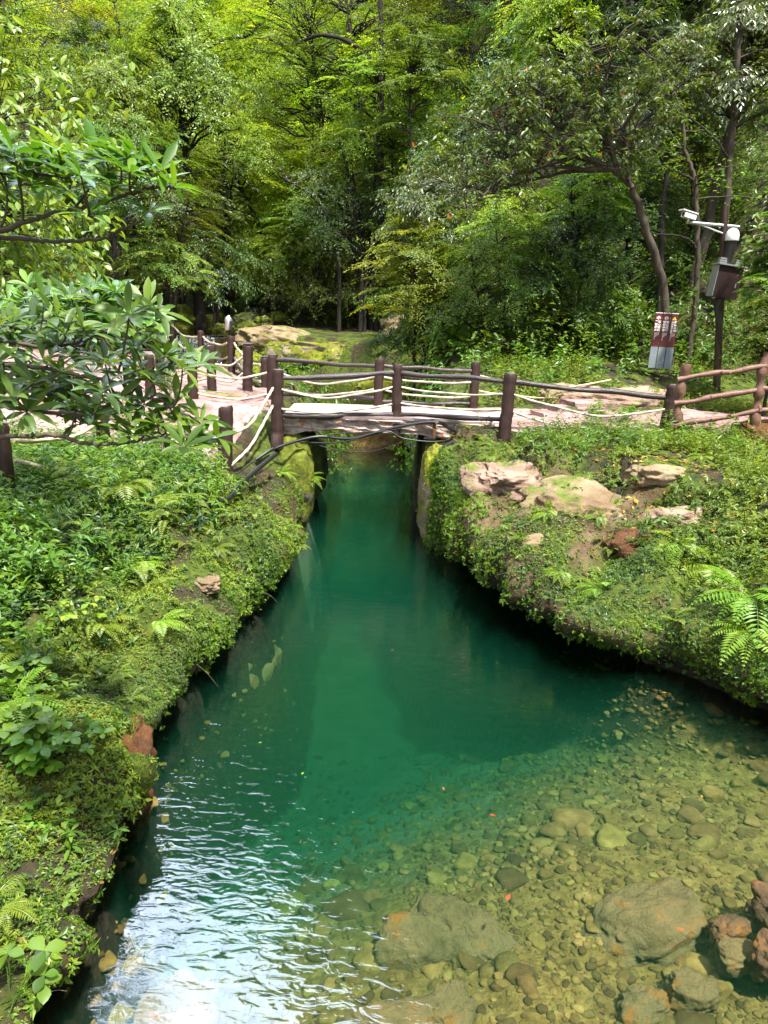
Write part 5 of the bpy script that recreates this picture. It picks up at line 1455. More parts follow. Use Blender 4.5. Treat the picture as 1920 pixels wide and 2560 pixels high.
# ------------------------------------------------------------------ ground plants
VQ = Vt.reshape(-1, 3)
qc = (VQ[quads[:, 0]] + VQ[quads[:, 2]]) / 2
dg1, dg2 = VQ[quads[:, 2]] - VQ[quads[:, 0]], VQ[quads[:, 3]] - VQ[quads[:, 1]]
qn = np.cross(dg1, dg2); qa = np.linalg.norm(qn, axis=1) / 2; qn = qn / (2 * qa[:, None] + 1e-12)
q_gdw = GDW.reshape(-1)[quads].mean(1)
q_rock = m_rock.reshape(-1)[quads].mean(1)
q_moss = m_moss.reshape(-1)[quads].mean(1)
PATHS = [np.array([(-1.3, 13.9), (-1.9, 13.6), (-2.25, 12.6), (-2.6, 11.95), (-3.4, 12.1), (-5, 12.6), (-9, 13.0), (-14, 13), (-13, 24), (-10.4, 27.6), (-8.9, 28.1), (-7.8, 27.0), (-6.55, 25.7), (-4.85, 22.2), (-3.35, 18.9), (-2.6, 17.0), (-1.3, 15.9)]),
         np.array([(1.75, 13.75), (2.6, 13.5), (4.5, 13.45), (7, 13.0), (10.5, 12.4), (10.5, 13.8), (7, 14.8), (5.2, 15.8), (4.2, 16.1), (1.75, 15.9)])]
q_path = np.minimum(sdf(PATHS[0], qc[:, 0], qc[:, 1])[0], sdf(PATHS[1], qc[:, 0], qc[:, 1])[0])
bridge_zone = (qc[:, 0] > -1.7) & (qc[:, 0] < 2.3) & (qc[:, 1] > 13.7) & (qc[:, 1] < 16)
upd = sdf(UPPER, qc[:, 0], qc[:, 1])[0]
sdist = np.min([np.hypot(qc[:, 0] - a, qc[:, 1] - b) - w for a, b, w in [(np.interp(t, range(len(STREAM)), STREAM[:, 0]), np.interp(t, range(len(STREAM)), STREAM[:, 1]), np.interp(t, range(len(STREAM)), STREAM[:, 3])) for t in np.linspace(0, 10, 40)]], axis=0)
clear = (q_path > .12) & (qc[:, 2] > .12) & (~bridge_zone) & ((upd > .5) | (qc[:, 1] < 19)) & ((sdist > 2.0) | (qc[:, 1] > 47) | (qc[:, 1] < 20)) & ~((qc[:, 0] > -7) & (qc[:, 0] < 2.6) & (qc[:, 1] > 28.4) & (qc[:, 1] < 35.5))
for bx_, by_ in ((2.2, 12.95), (-2.55, 11.6), (2.15, 13.3), (-2.66, 12.0)): clear &= np.hypot(qc[:, 0] - bx_, qc[:, 1] - by_) > .30
clear &= np.hypot(qc[:, 0] - 6.35, qc[:, 1] - 17.5) > .75
hv = sstep(-.45, .25, fbm(qc[:, 0] * .9 + 31, qc[:, 1] * .9, o=3))
patch = sstep(-.12, .18, fbm(qc[:, 0] * 2.1 + 3, qc[:, 1] * 2.1 + 8, o=4))
patch2 = sstep(-.05, .2, fbm(qc[:, 0] * 1.5 + 63, qc[:, 1] * 1.5 - 18, o=4))


def sample(w, n, rg):
    w = np.where(clear, w, 0) * qa
    k = rg.choice(len(w), n, p=w / w.sum())
    uu, vv = rg.random((n, 1)), rg.random((n, 1))
    A, B_, C_, D_2 = (VQ[quads[k, j]] for j in range(4))
    return (A * (1 - uu) * (1 - vv) + B_ * uu * (1 - vv) + C_ * uu * vv + D_2 * (1 - uu) * vv), qn[k]


def rosettes(name, label, w, n, per, size, mat, seed, up=.5, spread=1.0, wid=.5, stem=(.01, .05), big=False, hue=.5, droop=.35):
    rg = np.random.default_rng(seed)
    Pp, Nn = sample(w, n, rg)
    ax_ = unit(Nn + np.array((0, 0, up)) + rg.normal(0, .25, (n, 3)))
    hgt = rg.uniform(*stem, n)
    e1_ = unit(np.cross(ax_, np.array((.31, .17, .93)) + rg.normal(0, .05, (n, 3)))); e2_ = np.cross(ax_, e1_)
    a = rg.uniform(0, 2 * pi, (n, per))
    hh = rg.uniform(.35, 1, (n, per))
    d = np.cos(a)[..., None] * e1_[:, None] + np.sin(a)[..., None] * e2_[:, None] + ax_[:, None] * rg.uniform(-.15, .75, (n, per))[..., None] / spread
    d[..., 2] -= droop * rg.random((n, per))
    base = Pp[:, None] + ax_[:, None] * (hgt[:, None] * hh)[..., None]
    clump = np.clip(hue + .35 * fbm(Pp[:, 0] * 1.6, Pp[:, 1] * 1.6, o=3), 0, 1)
    s = (size * rg.uniform(.55, 1.35, n)[:, None] * rg.uniform(.7, 1.2, (n, per))).ravel()
    h = np.clip(np.repeat(clump, per) + rg.normal(0, .15, n * per), 0, 1)
    g = Geo()
    nr = np.repeat(ax_, per, 0) + rg.normal(0, .25, (n * per, 3))
    (g.bigleaves if big else g.leaves)(base.reshape(-1, 3), d.reshape(-1, 3), nr, s, s * wid, h)
    o = g.build(name, M[mat])
    return tag(o, label, None, None, 'stuff')


X_, Y_, Z_ = qc.T
lb = (X_ < -.4) & (Y_ < 14.2) & (Y_ > 1.8) & (X_ > -7.5)
rb = (X_ > .4) & (Y_ < 14.2) & (Y_ > 4.5) & (X_ < 9)
edge_ = np.exp(-np.clip(q_gdw, 0, 9) / 1.1)
norock = 1 - .93 * np.clip(q_rock, 0, 1)
rosettes('ground_cover', 'tiny bright moss and creeping herbs on the rocky banks', (lb * 1.0 + rb * .8) * (.12 + edge_) * norock * (.10 + patch), 64000, 6, .021, 'leaf_moss', 1, stem=(.004, .03), wid=.55)
rosettes('ground_cover', 'small dark creepers hanging on the lower bank faces', (lb + rb * 2.4) * edge_ * norock * (Z_ < 1.5) * (.3 + patch2), 30000, 6, .034, 'leaf_herb', 2, stem=(.005, .06), droop=.9, hue=.3)
rosettes('ground_cover', 'bright cushions of little lanceolate leaves on the bank tops', (lb + rb) * norock * patch2 * sstep(.1, .5, q_gdw) * np.exp(-q_gdw / 2.5), 9000, 11, .042, 'leaf_moss', 21, stem=(.01, .10), wid=.3, hue=.6, spread=.7)
rosettes('ground_cover', 'low broad leaved herbs spreading over both banks', (lb * sstep(.3, 1.6, q_gdw) + rb * sstep(.5, 1.5, q_gdw) * 1.0) * norock * (.1 + patch), 7000, 7, .065, 'leaf_herb', 3, stem=(.03, .25), wid=.5)
rosettes('undergrowth', 'knee high leafy weeds on the left bank', (lb * sstep(.8, 1.8, q_gdw)) * (.1 + patch2) * (Y_ > 4), 3600, 14, .095, 'leaf_herb', 22, stem=(.15, .65), wid=.42, spread=.9, hue=.45)
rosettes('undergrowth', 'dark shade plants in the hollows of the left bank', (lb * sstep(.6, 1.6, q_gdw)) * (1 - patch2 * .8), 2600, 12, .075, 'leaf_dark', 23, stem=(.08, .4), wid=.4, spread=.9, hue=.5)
rosettes('ground_cover', 'bright yellow green weeds on the right bank and around the sign', (((X_ > 1.5) & (X_ < 10) & (Y_ > 8) & (Y_ < 19.5)) * sstep(.8, 1.6, q_gdw)) * norock * hv, 9000, 7, .06, 'leaf_fern', 4, stem=(.04, .32), wid=.48)
rosettes('undergrowth', 'narrow leaved bamboo grass along the path edges', (((X_ < -2.2) & (Y_ > 8) & (Y_ < 13.2) & (X_ > -8)) * 1.0 + .5 * ((X_ > 2) & (Y_ > 11.5) & (Y_ < 13.6) & (X_ < 9))) * sstep(.7, 1.5, q_gdw), 3600, 9, .11, 'leaf_herb', 5, stem=(.1, .55), wid=.2, spread=1.2)
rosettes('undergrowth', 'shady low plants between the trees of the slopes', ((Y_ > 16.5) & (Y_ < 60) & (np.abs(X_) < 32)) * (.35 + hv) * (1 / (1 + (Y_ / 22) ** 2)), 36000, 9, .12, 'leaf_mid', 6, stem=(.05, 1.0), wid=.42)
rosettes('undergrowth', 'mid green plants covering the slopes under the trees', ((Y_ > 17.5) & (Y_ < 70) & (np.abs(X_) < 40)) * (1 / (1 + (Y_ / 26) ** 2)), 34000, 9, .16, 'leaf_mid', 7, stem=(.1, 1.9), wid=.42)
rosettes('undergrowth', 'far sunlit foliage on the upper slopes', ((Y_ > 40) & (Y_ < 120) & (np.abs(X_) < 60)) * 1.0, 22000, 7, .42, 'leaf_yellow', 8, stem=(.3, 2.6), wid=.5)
rosettes('ground_cover', 'small fringe plants hanging from the lips of both ledges', (lb + rb * 2) * (q_gdw < .35) * (Z_ > .15) * (.2 + patch2), 5000, 9, .05, 'leaf_fern', 24, stem=(.01, .12), wid=.4, up=-.2, droop=1.1)
rosettes('leaf_litter', 'dry brown leaf litter on the slope behind the shelf', (((X_ > -2) & (X_ < 6) & (Y_ > 28) & (Y_ < 38)) * 1.0 + ((X_ > 3) & (X_ < 6) & (Y_ > 9) & (Y_ < 12.5)) * .8), 3500, 3, .08, 'leaf_dead', 9, stem=(.0, .01), wid=.5, up=1, spread=5)


# ferns: each plant a thing, fronds with paired leaflets
def frond(g, base, d, length, rg, width=.30, arch=.5, pairs=15, hue=.5):
    d = unit(np.asarray(d, float)); upv = np.array((0, 0, 1.0))
    sd = unit(np.cross(d, upv)); n0 = np.cross(sd, d)
    t = np.linspace(0, 1, pairs + 3)
    R = base + d * (length * t)[:, None] - upv * (arch * length * t ** 2.2)[:, None]
    g.tube(R, np.linspace(.0035, .0012, len(t)), 3, cap=False, rnd=.9)
    T_ = unit(np.gradient(R, axis=0)); Nv = np.cross(np.broadcast_to(sd, T_.shape), T_)
    k = np.arange(2, pairs + 2)
    prof = np.sin(np.clip(t[k] * 1.12 - .06, 0.02, 1) ** .75 * pi) * .9 + .12
    for s in (1, -1):
        dl = sd * s + T_[k] * .45 - Nv[k] * .10 + rg.normal(0, .05, (len(k), 3))
        ln = width * length * .62 * prof
        g.leaves(R[k], dl, Nv[k] + rg.normal(0, .1, (len(k), 3)), ln, np.maximum(.010, length / pairs * .62), np.clip(hue + rg.normal(0, .12, len(k)), 0, 1), fold=.12, droop=.12)


def fern(base, nrm, n, length, seed, label, hue=.6, group='ferns on the banks', toward=None, name='fern', mat='leaf_fern', pairs=15, width=.32):
    rg = np.random.default_rng(seed)
    g = Geo()
    for i in range(n):
        a = 2 * pi * i / n + rg.normal(0, .3)
        d = np.array((cos(a), sin(a), rg.uniform(.25, .8))) + np.asarray(nrm) * .7
        if toward is not None: d = d * .6 + np.asarray(toward) * .9
        frond(g, np.asarray(base), d, length * rg.uniform(.7, 1.15), rg, width=width, arch=rg.uniform(.35, .75), pairs=pairs, hue=hue)
    g.V = [v - np.asarray(base, float) for v in g.V]
    o = g.build(name, M[mat])
    o.location = Vector([float(q) for q in base])
    return tag(o, label, 'fern', group)


FERNS = [
    (1880, 1500, .85, 11, 'largest fern with long arching fronds at the right edge beside the cut stake'), (1790, 1430, .75, 10, 'long fronded fern left of the cut bamboo stake'),
    (1700, 1370, .62, 9, 'pale fern with drooping fronds above the right ledge'), (1500, 1300, .30, 7, 'fern on the tan cracked rock of the right bank'),
    (1640, 1280, .35, 7, 'fern among litter right of the tan rock'), (1400, 1440, .40, 8, 'bright fern hanging over the dark undercut of the right bank'),
    (1500, 1480, .40, 8, 'second bright fern hanging at the dark undercut'), (1370, 1290, .34, 8, 'reddish tipped fern left of the tan rock'),
    (1180, 1180, .34, 7, 'fern beside the dark root at the bridge abutment'), (1230, 1150, .30, 7, 'fern just below the hose right of the bridge'),
    (1200, 1330, .22, 6, 'small fern low on the mossy right bank face'), (1870, 1590, .65, 9, 'fern drooping over the water at the far right ledge'),
    (765, 1200, .48, 9, 'fern overhanging the pool at the tip of the left bank'), (735, 1130, .42, 9, 'fern beside the bridge on the left bank'),
    (700, 1190, .42, 8, 'fern between pipe and bridge on the left bank'), (745, 1370, .24, 6, 'small fern near the waterline of the left bank'),
    (540, 1380, .34, 8, 'pair of bright fronds beside the pale bare stone'), (400, 1590, .36, 9, 'yellow fern in the middle of the mossy left bank'),
    (300, 1250, .65, 10, 'wide fern below the rope on the left bank'), (390, 1290, .45, 8, 'light fern left of the black floodlight'),
    (240, 1180, .75, 11, 'feathery fern in front of the far left post'), (120, 1190, .65, 10, 'feathery fern beside the far left post'),
    (60, 1690, .55, 11, 'broad fern at the left edge above the leafy herbs'), (30, 1800, .50, 10, 'fern with comb like fronds at the left edge'),
    (250, 1600, .40, 9, 'fern among yellow leaves on the left bank'), (100, 1440, .5, 9, 'grey green fern in shade on the left'),
    (300, 1720, .22, 6, 'small fern above the orange brown rock face'), (10, 2330, .26, 7, 'fern at the lower left edge over the mossy lip'),
    (350, 1440, .42, 9, 'yellowish fern above the mossy slope on the left'), (470, 1230, .42, 8, 'fern under the stout dark post on the left'),
    (1580, 1130, .36, 8, 'fern among weeds below the log rail'), (1760, 1150, .36, 8, 'fern under the right end of the log fence'),
]
for i, (px, py, ln, n, lab) in enumerate(FERNS):
    b, _ = surf(px, py)
    to = (-.6, -.5, -.1) if px > 960 else (.6, -.4, 0)
    fern(b + (0, 0, .16 if px < 420 else .04), (0, 0, .4), n, ln, 400 + i, lab, hue=.45 + .4 * ((i * 37) % 10) / 10, toward=to)
rg = np.random.default_rng(99)
w = ((lb * .9 * sstep(.25, .9, q_gdw) + rb * .9 * sstep(.1, .6, q_gdw)) * norock)
Pp, Nn = sample(w * (Y_ > 3), 620, rg)
g = Geo()
for p_, n_ in zip(Pp, Nn):
    for i in range(5):
        a = rg.uniform(0, 6.28); frond(g, p_, np.array((cos(a), sin(a), .5)) + n_ * .5, rg.uniform(.12, .34), rg, arch=rg.uniform(.3, .8), pairs=11, hue=rg.uniform(.2, .9))
tag(g.build('undergrowth', M['leaf_fern']), 'small young fern fronds mixed through the bank plants', None, None, 'stuff')
Pp, Nn = sample(((X_ > -8) & (X_ < -2.6) & (Y_ > 7.5) & (Y_ < 12.5)) * 1.0, 90, rg)
g = Geo()
for p_, n_ in zip(Pp, Nn):
    for i in range(7):
        a = rg.uniform(0, 6.28); frond(g, p_ + (0, 0, rg.uniform(.05, .4)), np.array((cos(a), sin(a), .6)), rg.uniform(.3, .55), rg, arch=rg.uniform(.3, .8), pairs=18, hue=rg.uniform(.4, 1), width=.24)
tag(g.build('undergrowth', M['leaf_fern']), 'feathery yellow green fronds below the left rope fence', None, None, 'stuff')


# herbs with broad toothed leaves at the left edge
def herb(px, py, label, n, size, seed, mat='leaf_herb', hgt=.3, wid=.75, name='herb', cat='plant', group='broad leaved plants on the left bank'):
    rg = np.random.default_rng(seed)
    b, _ = surf(px, py)
    g = Geo()
    for s in range(n):
        a = rg.uniform(0, 6.28); top = b + np.array((cos(a) * .16 + .05, sin(a) * .16 - .03, rg.uniform(.4, 1) * hgt))
        B = bez(b + rg.normal(0, .04, 3) * (1, 1, 0), (b + top) / 2 + rg.normal(0, .03, 3), top, 6)
        g.tube(B, np.linspace(.004, .002, 6), 4, cap=False, rnd=.3)
        k = rg.integers(3, 6)
        az = rg.uniform(0, 6.28) + np.arange(k) * 2 * pi / k
        d = np.stack([np.cos(az), np.sin(az), rg.uniform(-.2, .35, k)], -1)
        sz = size * rg.uniform(.6, 1.15, k)
        g.bigleaves(np.repeat(top[None], k, 0), d, np.array((0, 0, 1.0)) + rg.normal(0, .2, (k, 3)), sz, sz * wid, np.clip(rg.normal(.65, .2, k), 0, 1), fold=.12, curl=.25)
    g.V = [v - b for v in g.V]
    o = g.build(name, M[mat], None, True); o.location = Vector(b)
    return tag(o, label, cat, group)


herb(100, 1930, 'leafy herb with broad toothed leaves, largest on the left bank', 26, .10, 601, hgt=.40)
herb(60, 1890, 'broad leaved herb at the left edge beside the largest herb', 18, .10, 602, hgt=.40)
herb(190, 1880, 'light green broad leaved herb over the orange brown rock', 12, .09, 603, hgt=.25)
herb(80, 1740, 'broad leaved herb with big pale leaves below the comb fern', 10, .13, 604, hgt=.3)
herb(40, 1500, 'dull green heart leaved herb in the shade at left', 14, .10, 605, hgt=.35)
herb(230, 1400, 'glossy dark leaved seedling with long leaves on the left bank', 9, .15, 606, hgt=.4, wid=.42, mat='leaf_shrub')
herb(270, 1380, 'bright compound leaved seedling right of the dark seedling', 10, .12, 607, hgt=.42, wid=.42, mat='leaf_shrub_light')
herb(230, 2130, 'single bright seedling standing out over the pool from the left bank', 3, .11, 608, hgt=.22, wid=.3, mat='leaf_shrub_light')
herb(110, 2250, 'round leaved creeping herb on the mossy lip at lower left', 14, .045, 609, hgt=.12)
herb(20, 2510, 'bright serrated leaves at the bottom left corner', 6, .10, 610, hgt=.3)
herb(110, 2060, 'small round leaved herb below the broad herbs', 12, .05, 611, hgt=.15)
herb(200, 1560, 'yellow heart leaved vine on the left bank', 9, .08, 612, hgt=.3, mat='leaf_yellow')


# bamboo grass clumps near the left posts
def bamboo(px, py, label, n, seed, hgt=.7, size=.13):
    rg = np.random.default_rng(seed)
    b, _ = surf(px, py)
    g = Geo()
    for s in range(n):
        top = b + np.array((rg.normal(0, .22), rg.normal(0, .18), rg.uniform(.5, 1) * hgt))
        B = bez(b + rg.normal(0, .08, 3) * (1, 1, 0), (b + top) / 2 + (0, 0, .1), top, 8)
        g.tube(B, np.linspace(.004, .0015, 8), 4, cap=False, rnd=.2)
        for j in range(3, 8):
            k = 4
            az = rg.uniform(0, 6.28, k); d = np.stack([np.cos(az), np.sin(az), rg.uniform(-.6, .3, k)], -1); sz = size * rg.uniform(.6, 1.2, k)
            g.leaves(np.repeat(B[j][None], k, 0), d, np.array((0, 0, 1.0)) + rg.normal(0, .3, (k, 3)), sz, sz * .17, np.clip(rg.normal(.6, .25, k), 0, 1), droop=.15)
    g.V = [v - b for v in g.V]
    o = g.build('bamboo_grass', M['leaf_herb']); o.location = Vector(b)
    return tag(o, label, 'bamboo grass', 'bamboo grass clumps by the left path')


bamboo(470, 1180, 'clump of bamboo grass left of the stout post on the left bank', 16, 701); bamboo(400, 1150, 'tall bamboo grass clump behind the lower rope', 18, 702, 1.0)
bamboo(590, 1230, 'small bamboo grass tuft at the foot of the stout post', 6, 703, .35); bamboo(330, 1130, 'bamboo grass clump behind the glossy shrub', 18, 704, 1.1)
bamboo(420, 1010, 'light bamboo grass clump below the half hidden post', 20, 705, .9); bamboo(250, 1110, 'bamboo grass clump at the low post on the left', 16, 706, .8)
bamboo(1480, 1070, 'weedy bamboo grass tuft below the sagging rope on the right', 12, 707, .5); bamboo(1560, 1060, 'weedy tuft beside the short dark post on the right', 12, 708, .5)

# ------------------------------------------------------------------ near shrub with leaf whorls, left of the camera
def whorl(L, c, ax_, n, size, rg, hue):
    ax_ = unit(ax_)
    e1_ = unit(np.cross(ax_, (.3, .2, .9))); e2_ = np.cross(ax_, e1_)
    az = np.arange(n) * 2 * pi / n * 1.0 + rg.uniform(0, 6) + rg.normal(0, .25, n)
    el = rg.uniform(.05, .8, n)
    d = (np.cos(az) * np.cos(el))[:, None] * e1_ + (np.sin(az) * np.cos(el))[:, None] * e2_ + np.sin(el)[:, None] * ax_
    s = size * rg.uniform(.6, 1.15, n)
    nrm = ax_ * np.cos(el)[:, None] - (d - ax_ * np.sum(d * ax_, -1, keepdims=True)) * np.sin(el)[:, None]
    L.bigleaves(c + d * .006, d, nrm + rg.normal(0, .12, (n, 3)), s, s * rg.uniform(.22, .31, n), np.clip(hue + rg.normal(0, .3, n), 0, 1), fold=rg.uniform(.08, .22), curl=rg.uniform(-.05, .5, n))


def shrub(label, base, branches, whorls, size, mat, seed, nleaf=(8, 12), tilt=(.25, -.25, 1), group=None, name='shrub', scale_r=.012, bark='bark_twig'):
    rg = np.random.default_rng(seed)
    root = thing(name, base, label, 'shrub', group)
    T, L = Geo(), Geo()
    allp = []
    for br in branches:
        P = np.array([PY(*q) for q in br]); m = len(P)
        t = np.linspace(0, m - 1, 10 * m); Q = np.stack([np.interp(t, np.arange(m), P[:, k]) for k in range(3)], -1)
        for _ in range(4): Q[1:-1] = (Q[:-2] + 2 * Q[1:-1] + Q[2:]) / 4
        Q[1:-1] += rg.normal(0, .003, (len(Q) - 2, 3))
        # each branch grows from the shrub's stem
        T.tube(Q, np.linspace(scale_r, scale_r * .35, len(Q)), 7, cap=False)
        s0 = bez(np.asarray(base, float) - (0, 0, .2), np.array((base[0], base[1], Q[0, 2] - .4)), Q[0], 12)
        T.tube(s0, np.linspace(scale_r * 2.2, scale_r, 12), 8, cap=False)
        allp.append(Q)
    A = np.concatenate(allp)
    for (px, py, y) in whorls:
        y = y + rg.normal(0, .10)
        c = PY(px, py, y)
        # twig back to a branch, preferring points behind it (to the left and below)
        dv = A - c
        cost = np.linalg.norm(dv, axis=1) + .6 * np.clip(dv[:, 0] + .05, 0, None) + .3 * np.clip(dv[:, 2], 0, None)
        a = A[np.argmin(cost)]
        if np.linalg.norm(a - c) > .02:
            B = bez(a, (a + c) / 2 + np.array((.02, 0, -.10 * np.linalg.norm(a - c))) + rg.normal(0, .015, 3), c, 9)
            T.tube(B, np.linspace(.0055, .003, 9), 6, cap=False)
            A = np.vstack([A, B[3:-1]])
        ax_ = unit(np.array(tilt) + rg.normal(0, .22, 3))
        whorl(L, c, ax_, int(rg.integers(*nleaf)), size, rg, rg.uniform(.3, .75))
    T.build('branches', M[bark], root, True); L.build('leaves', M[mat], root, True)
    return root


Z8 = lambda x, y: (x * .3376, 600 + y * .3376)
W = [(210, 330), (700, 370), (930, 450), (1000, 580), (620, 460), (400, 440), (180, 430), (60, 450), (800, 440), (410, 780), (640, 720), (780, 920), (1000, 970), (1170, 880), (1420, 870), (360, 1130), (590, 1140),
     (760, 1130), (850, 1190), (1060, 1220), (1290, 1350), (1430, 1480), (200, 1270), (560, 1250), (100, 1170), (1080, 1430), (250, 1060), (60, 560), (350, 560), (480, 540), (850, 640), (250, 700), (60, 650),
     (120, 800), (700, 1290), (460, 980), (930, 1290), (1230, 1420), (620, 860), (900, 870), (1350, 960), (320, 900), (520, 640), (760, 560), (20, 900), (30, 1050)]
far_w = [k for k, (x, y) in enumerate(W) if y < 620]
mid = [(*Z8(x, y), 3.15 + .35 * (y < 900) + .0 * x) for k, (x, y) in enumerate(W) if k not in far_w]
fw = [(*Z8(x, y), 4.6) for k, (x, y) in enumerate(W) if k in far_w]
rg = np.random.default_rng(5)
fw += [(rg.uniform(-20, 330), rg.uniform(725, 840), 4.6) for _ in range(42)]
fw += [(380, 800, 4.5), (350, 815, 4.5), (330, 790, 4.5), (300, 780, 4.5), (310, 830, 4.4)]
shrub('glossy shrub with whorls of long leaves reaching in from the left below the path', (-2.9, 3.4, gz(-2.9, 3.4)),
      [[(-260, 1180, 3.1), (0, 1092, 3.1), (130, 1085, 3.05), (230, 1115, 3.0), (330, 1105, 3.0), (420, 1090, 3.0), (480, 1085, 2.95)], [(-260, 960, 3.3), (10, 910, 3.3), (140, 925, 3.3), (250, 950, 3.3), (330, 960, 3.3), (400, 925, 3.25), (470, 895, 3.2)],
       [(-260, 1060, 3.2), (0, 1015, 3.2), (120, 1030, 3.2), (230, 1040, 3.15), (300, 985, 3.15), (400, 1000, 3.1), (470, 1040, 3.05)], [(-260, 880, 3.4), (0, 850, 3.4), (120, 870, 3.4), (210, 855, 3.4)]],
      mid + [(rg.uniform(-30, 400) * 1.0, yy, 3.35 + rg.uniform(-.1, .3)) for yy in np.linspace(740, 1060, 44)] + [(430, 905, 3.2), (500, 915, 3.15), (380, 960, 3.2), (440, 1010, 3.1), (500, 1060, 3.05), (540, 1095, 3.0), (460, 1120, 3.0), (390, 1060, 3.05), (330, 1090, 3.0), (410, 890, 3.25), (350, 930, 3.2)], .132, 'leaf_shrub', 801, (8, 13))
shrub('dense bluish shrub of narrow leaf whorls behind the near glossy shrub', (-3.6, 4.9, gz(-3.6, 4.9)),
      [[(-200, 900, 4.8), (0, 850, 4.7), (120, 810, 4.6), (250, 800, 4.6), (360, 815, 4.5)], [(-200, 860, 4.8), (40, 790, 4.7), (160, 750, 4.6), (240, 740, 4.6)]],
      fw, .135, 'leaf_shrub', 802, (9, 14), group=None)
Z1 = lambda x, y: (x * .5787, y * .5787)
UW = [(60, 660), (220, 690), (400, 650), (520, 670), (120, 740), (280, 770), (400, 790), (560, 750), (660, 800), (750, 810), (640, 920), (380, 930), (20, 760), (480, 810), (180, 780), (330, 700), (600, 690), (690, 740), (-60, 700), (-40, 640), (90, 700), (520, 720)]
shrub('branch of pale long leaves hanging in from the upper left', (-2.6, 3.0, gz(-2.6, 3.0)),
      [[(-300, 640, 2.9), (0, 580, 2.9), (90, 545, 2.9), (200, 520, 2.9), (300, 492, 2.9), (380, 470, 2.9), (430, 470, 2.85)], [(-300, 660, 2.95), (0, 590, 2.95), (120, 605, 2.95), (250, 600, 2.95), (370, 545, 2.9)]],
      [(*Z1(x, y), 2.85) for x, y in UW + [(150, 690), (250, 730), (450, 760), (610, 790), (350, 760), (30, 820), (-80, 800), (550, 690), (250, 650), (460, 700), (140, 800), (300, 820)]], .122, 'leaf_shrub_light', 803, (7, 11), tilt=(.35, -.2, .9))

# small leaved tree with hanging leaves behind the upper branch
rg = np.random.default_rng(66)
tt_ = thing('tree', (-5.4, 8.6, gz(-5.4, 8.6)), 'pale small leaved tree with hanging sprays at the left edge', 'tree')
T, L = Geo(), Geo()
b = np.array((-5.4, 8.6, gz(-5.4, 8.6)))
for k in range(26):
    px, py = rg.uniform(-80, 190), rg.uniform(270, 720)
    px = px * (1 - .3 * abs(py - 480) / 240)
    c = PY(px, py, 7.4 + rg.normal(0, .5))
    B = bez(b + (0, 0, 1.2), np.array((b[0] + .4, b[1] - .3, c[2] + .3)), c, 16)
    T.tube(B, np.linspace(.03, .006, 16), 5, cap=False)
    for _ in range(9):
        e = c + rg.normal(0, .28, 3)
        T.tube(bez(B[12], (B[12] + e) / 2 + (0, 0, .08), e, 5), np.linspace(.005, .002, 5), 4, cap=False)
        n = 9
        az = rg.uniform(0, 6.28, n)
        s = rg.uniform(.07, .115, n)
        L.bigleaves(e + rg.normal(0, .06, (n, 3)), np.stack([np.cos(az) * .7 + .25, np.sin(az) * .7, rg.uniform(-1.1, -.1, n)], -1), np.array((.1, -.2, 1.0)) + rg.normal(0, .3, (n, 3)), s, s * .5, np.clip(rg.normal(.6, .25, n), 0, 1), curl=.2)
T.tube(bez(b - (0, 0, .3), b + (0, 0, .6), b + (0, 0, 1.25), 6), [.07, .06, .055, .05, .045, .04], 8)
T.build('trunk', M['bark'], tt_, True); L.build('crown', M['leaf_pale'], tt_)

# dark root climbing the right abutment
cable('tree_root', [PY(1140, 1112, 13.0), PY(1110, 1130, 13.1), PY(1095, 1170, 13.0), PY(1090, 1215, 12.95), PY(1080, 1260, 12.9)], .10, 'thick dark root running down the rock under the right end of the bridge', 'root', None, M['bark'])

# floating and sunken leaves
for i, (px, py, s, lab) in enumerate([
        (1655, 1731, .05, 'yellow floating leaf near the right ledge'), (1630, 1647, .03, 'tiny pale floating leaf under the right ledge'), (1755, 1995, .045, 'yellow floating leaf over the shallow right side'),
        (1648, 1924, .05, 'bright green floating leaf right of centre'), (1490, 1930, .03, 'small green leaf floating left of the bright green leaf'), (1690, 2320, .05, 'pale fallen leaf at the edge of the orange patched boulder'),
        (1108, 2208, .03, 'small green leaf floating right of the hollowed boulder'), (1275, 2235, .06, 'thin reddish leaf drifting in the middle of the shallows'), (655, 1855, .03, 'tiny green leaf floating left of centre'),
        (760, 1930, .035, 'little green leaf floating at the edge of the deep water'), (1110, 1975, .04, 'brown leaf drifting at the edge of the deep water'), (1240, 2040, .05, 'reddish brown leaf drifting right of centre'),
        (978, 1625, .025, 'tiny orange leaf in the middle of the deep pool'), (1360, 1452, .04, 'pale leaf floating in front of the dark undercut')]):
    p = PZ(px, py, .006)
    g = Geo(); rr_ = np.random.default_rng(i + 900); a = rr_.uniform(0, 6.28)
    g.bigleaves(np.array([[0, 0, 0.0]]), np.array([[cos(a), sin(a), 0]]), np.array([[.05, .05, 1]]), s * 1.1, s * .5, .5, fold=.1, curl=.05)
    o = g.build('fallen_leaf', M['leaf_yellow'] if 'green' in lab else M['leaf_red'] if ('red' in lab or 'brown' in lab or 'orange' in lab) else M['leaf_dead'], None, True)
    o.location = Vector(p); tag(o, lab, 'leaf', 'fallen leaves on the water')


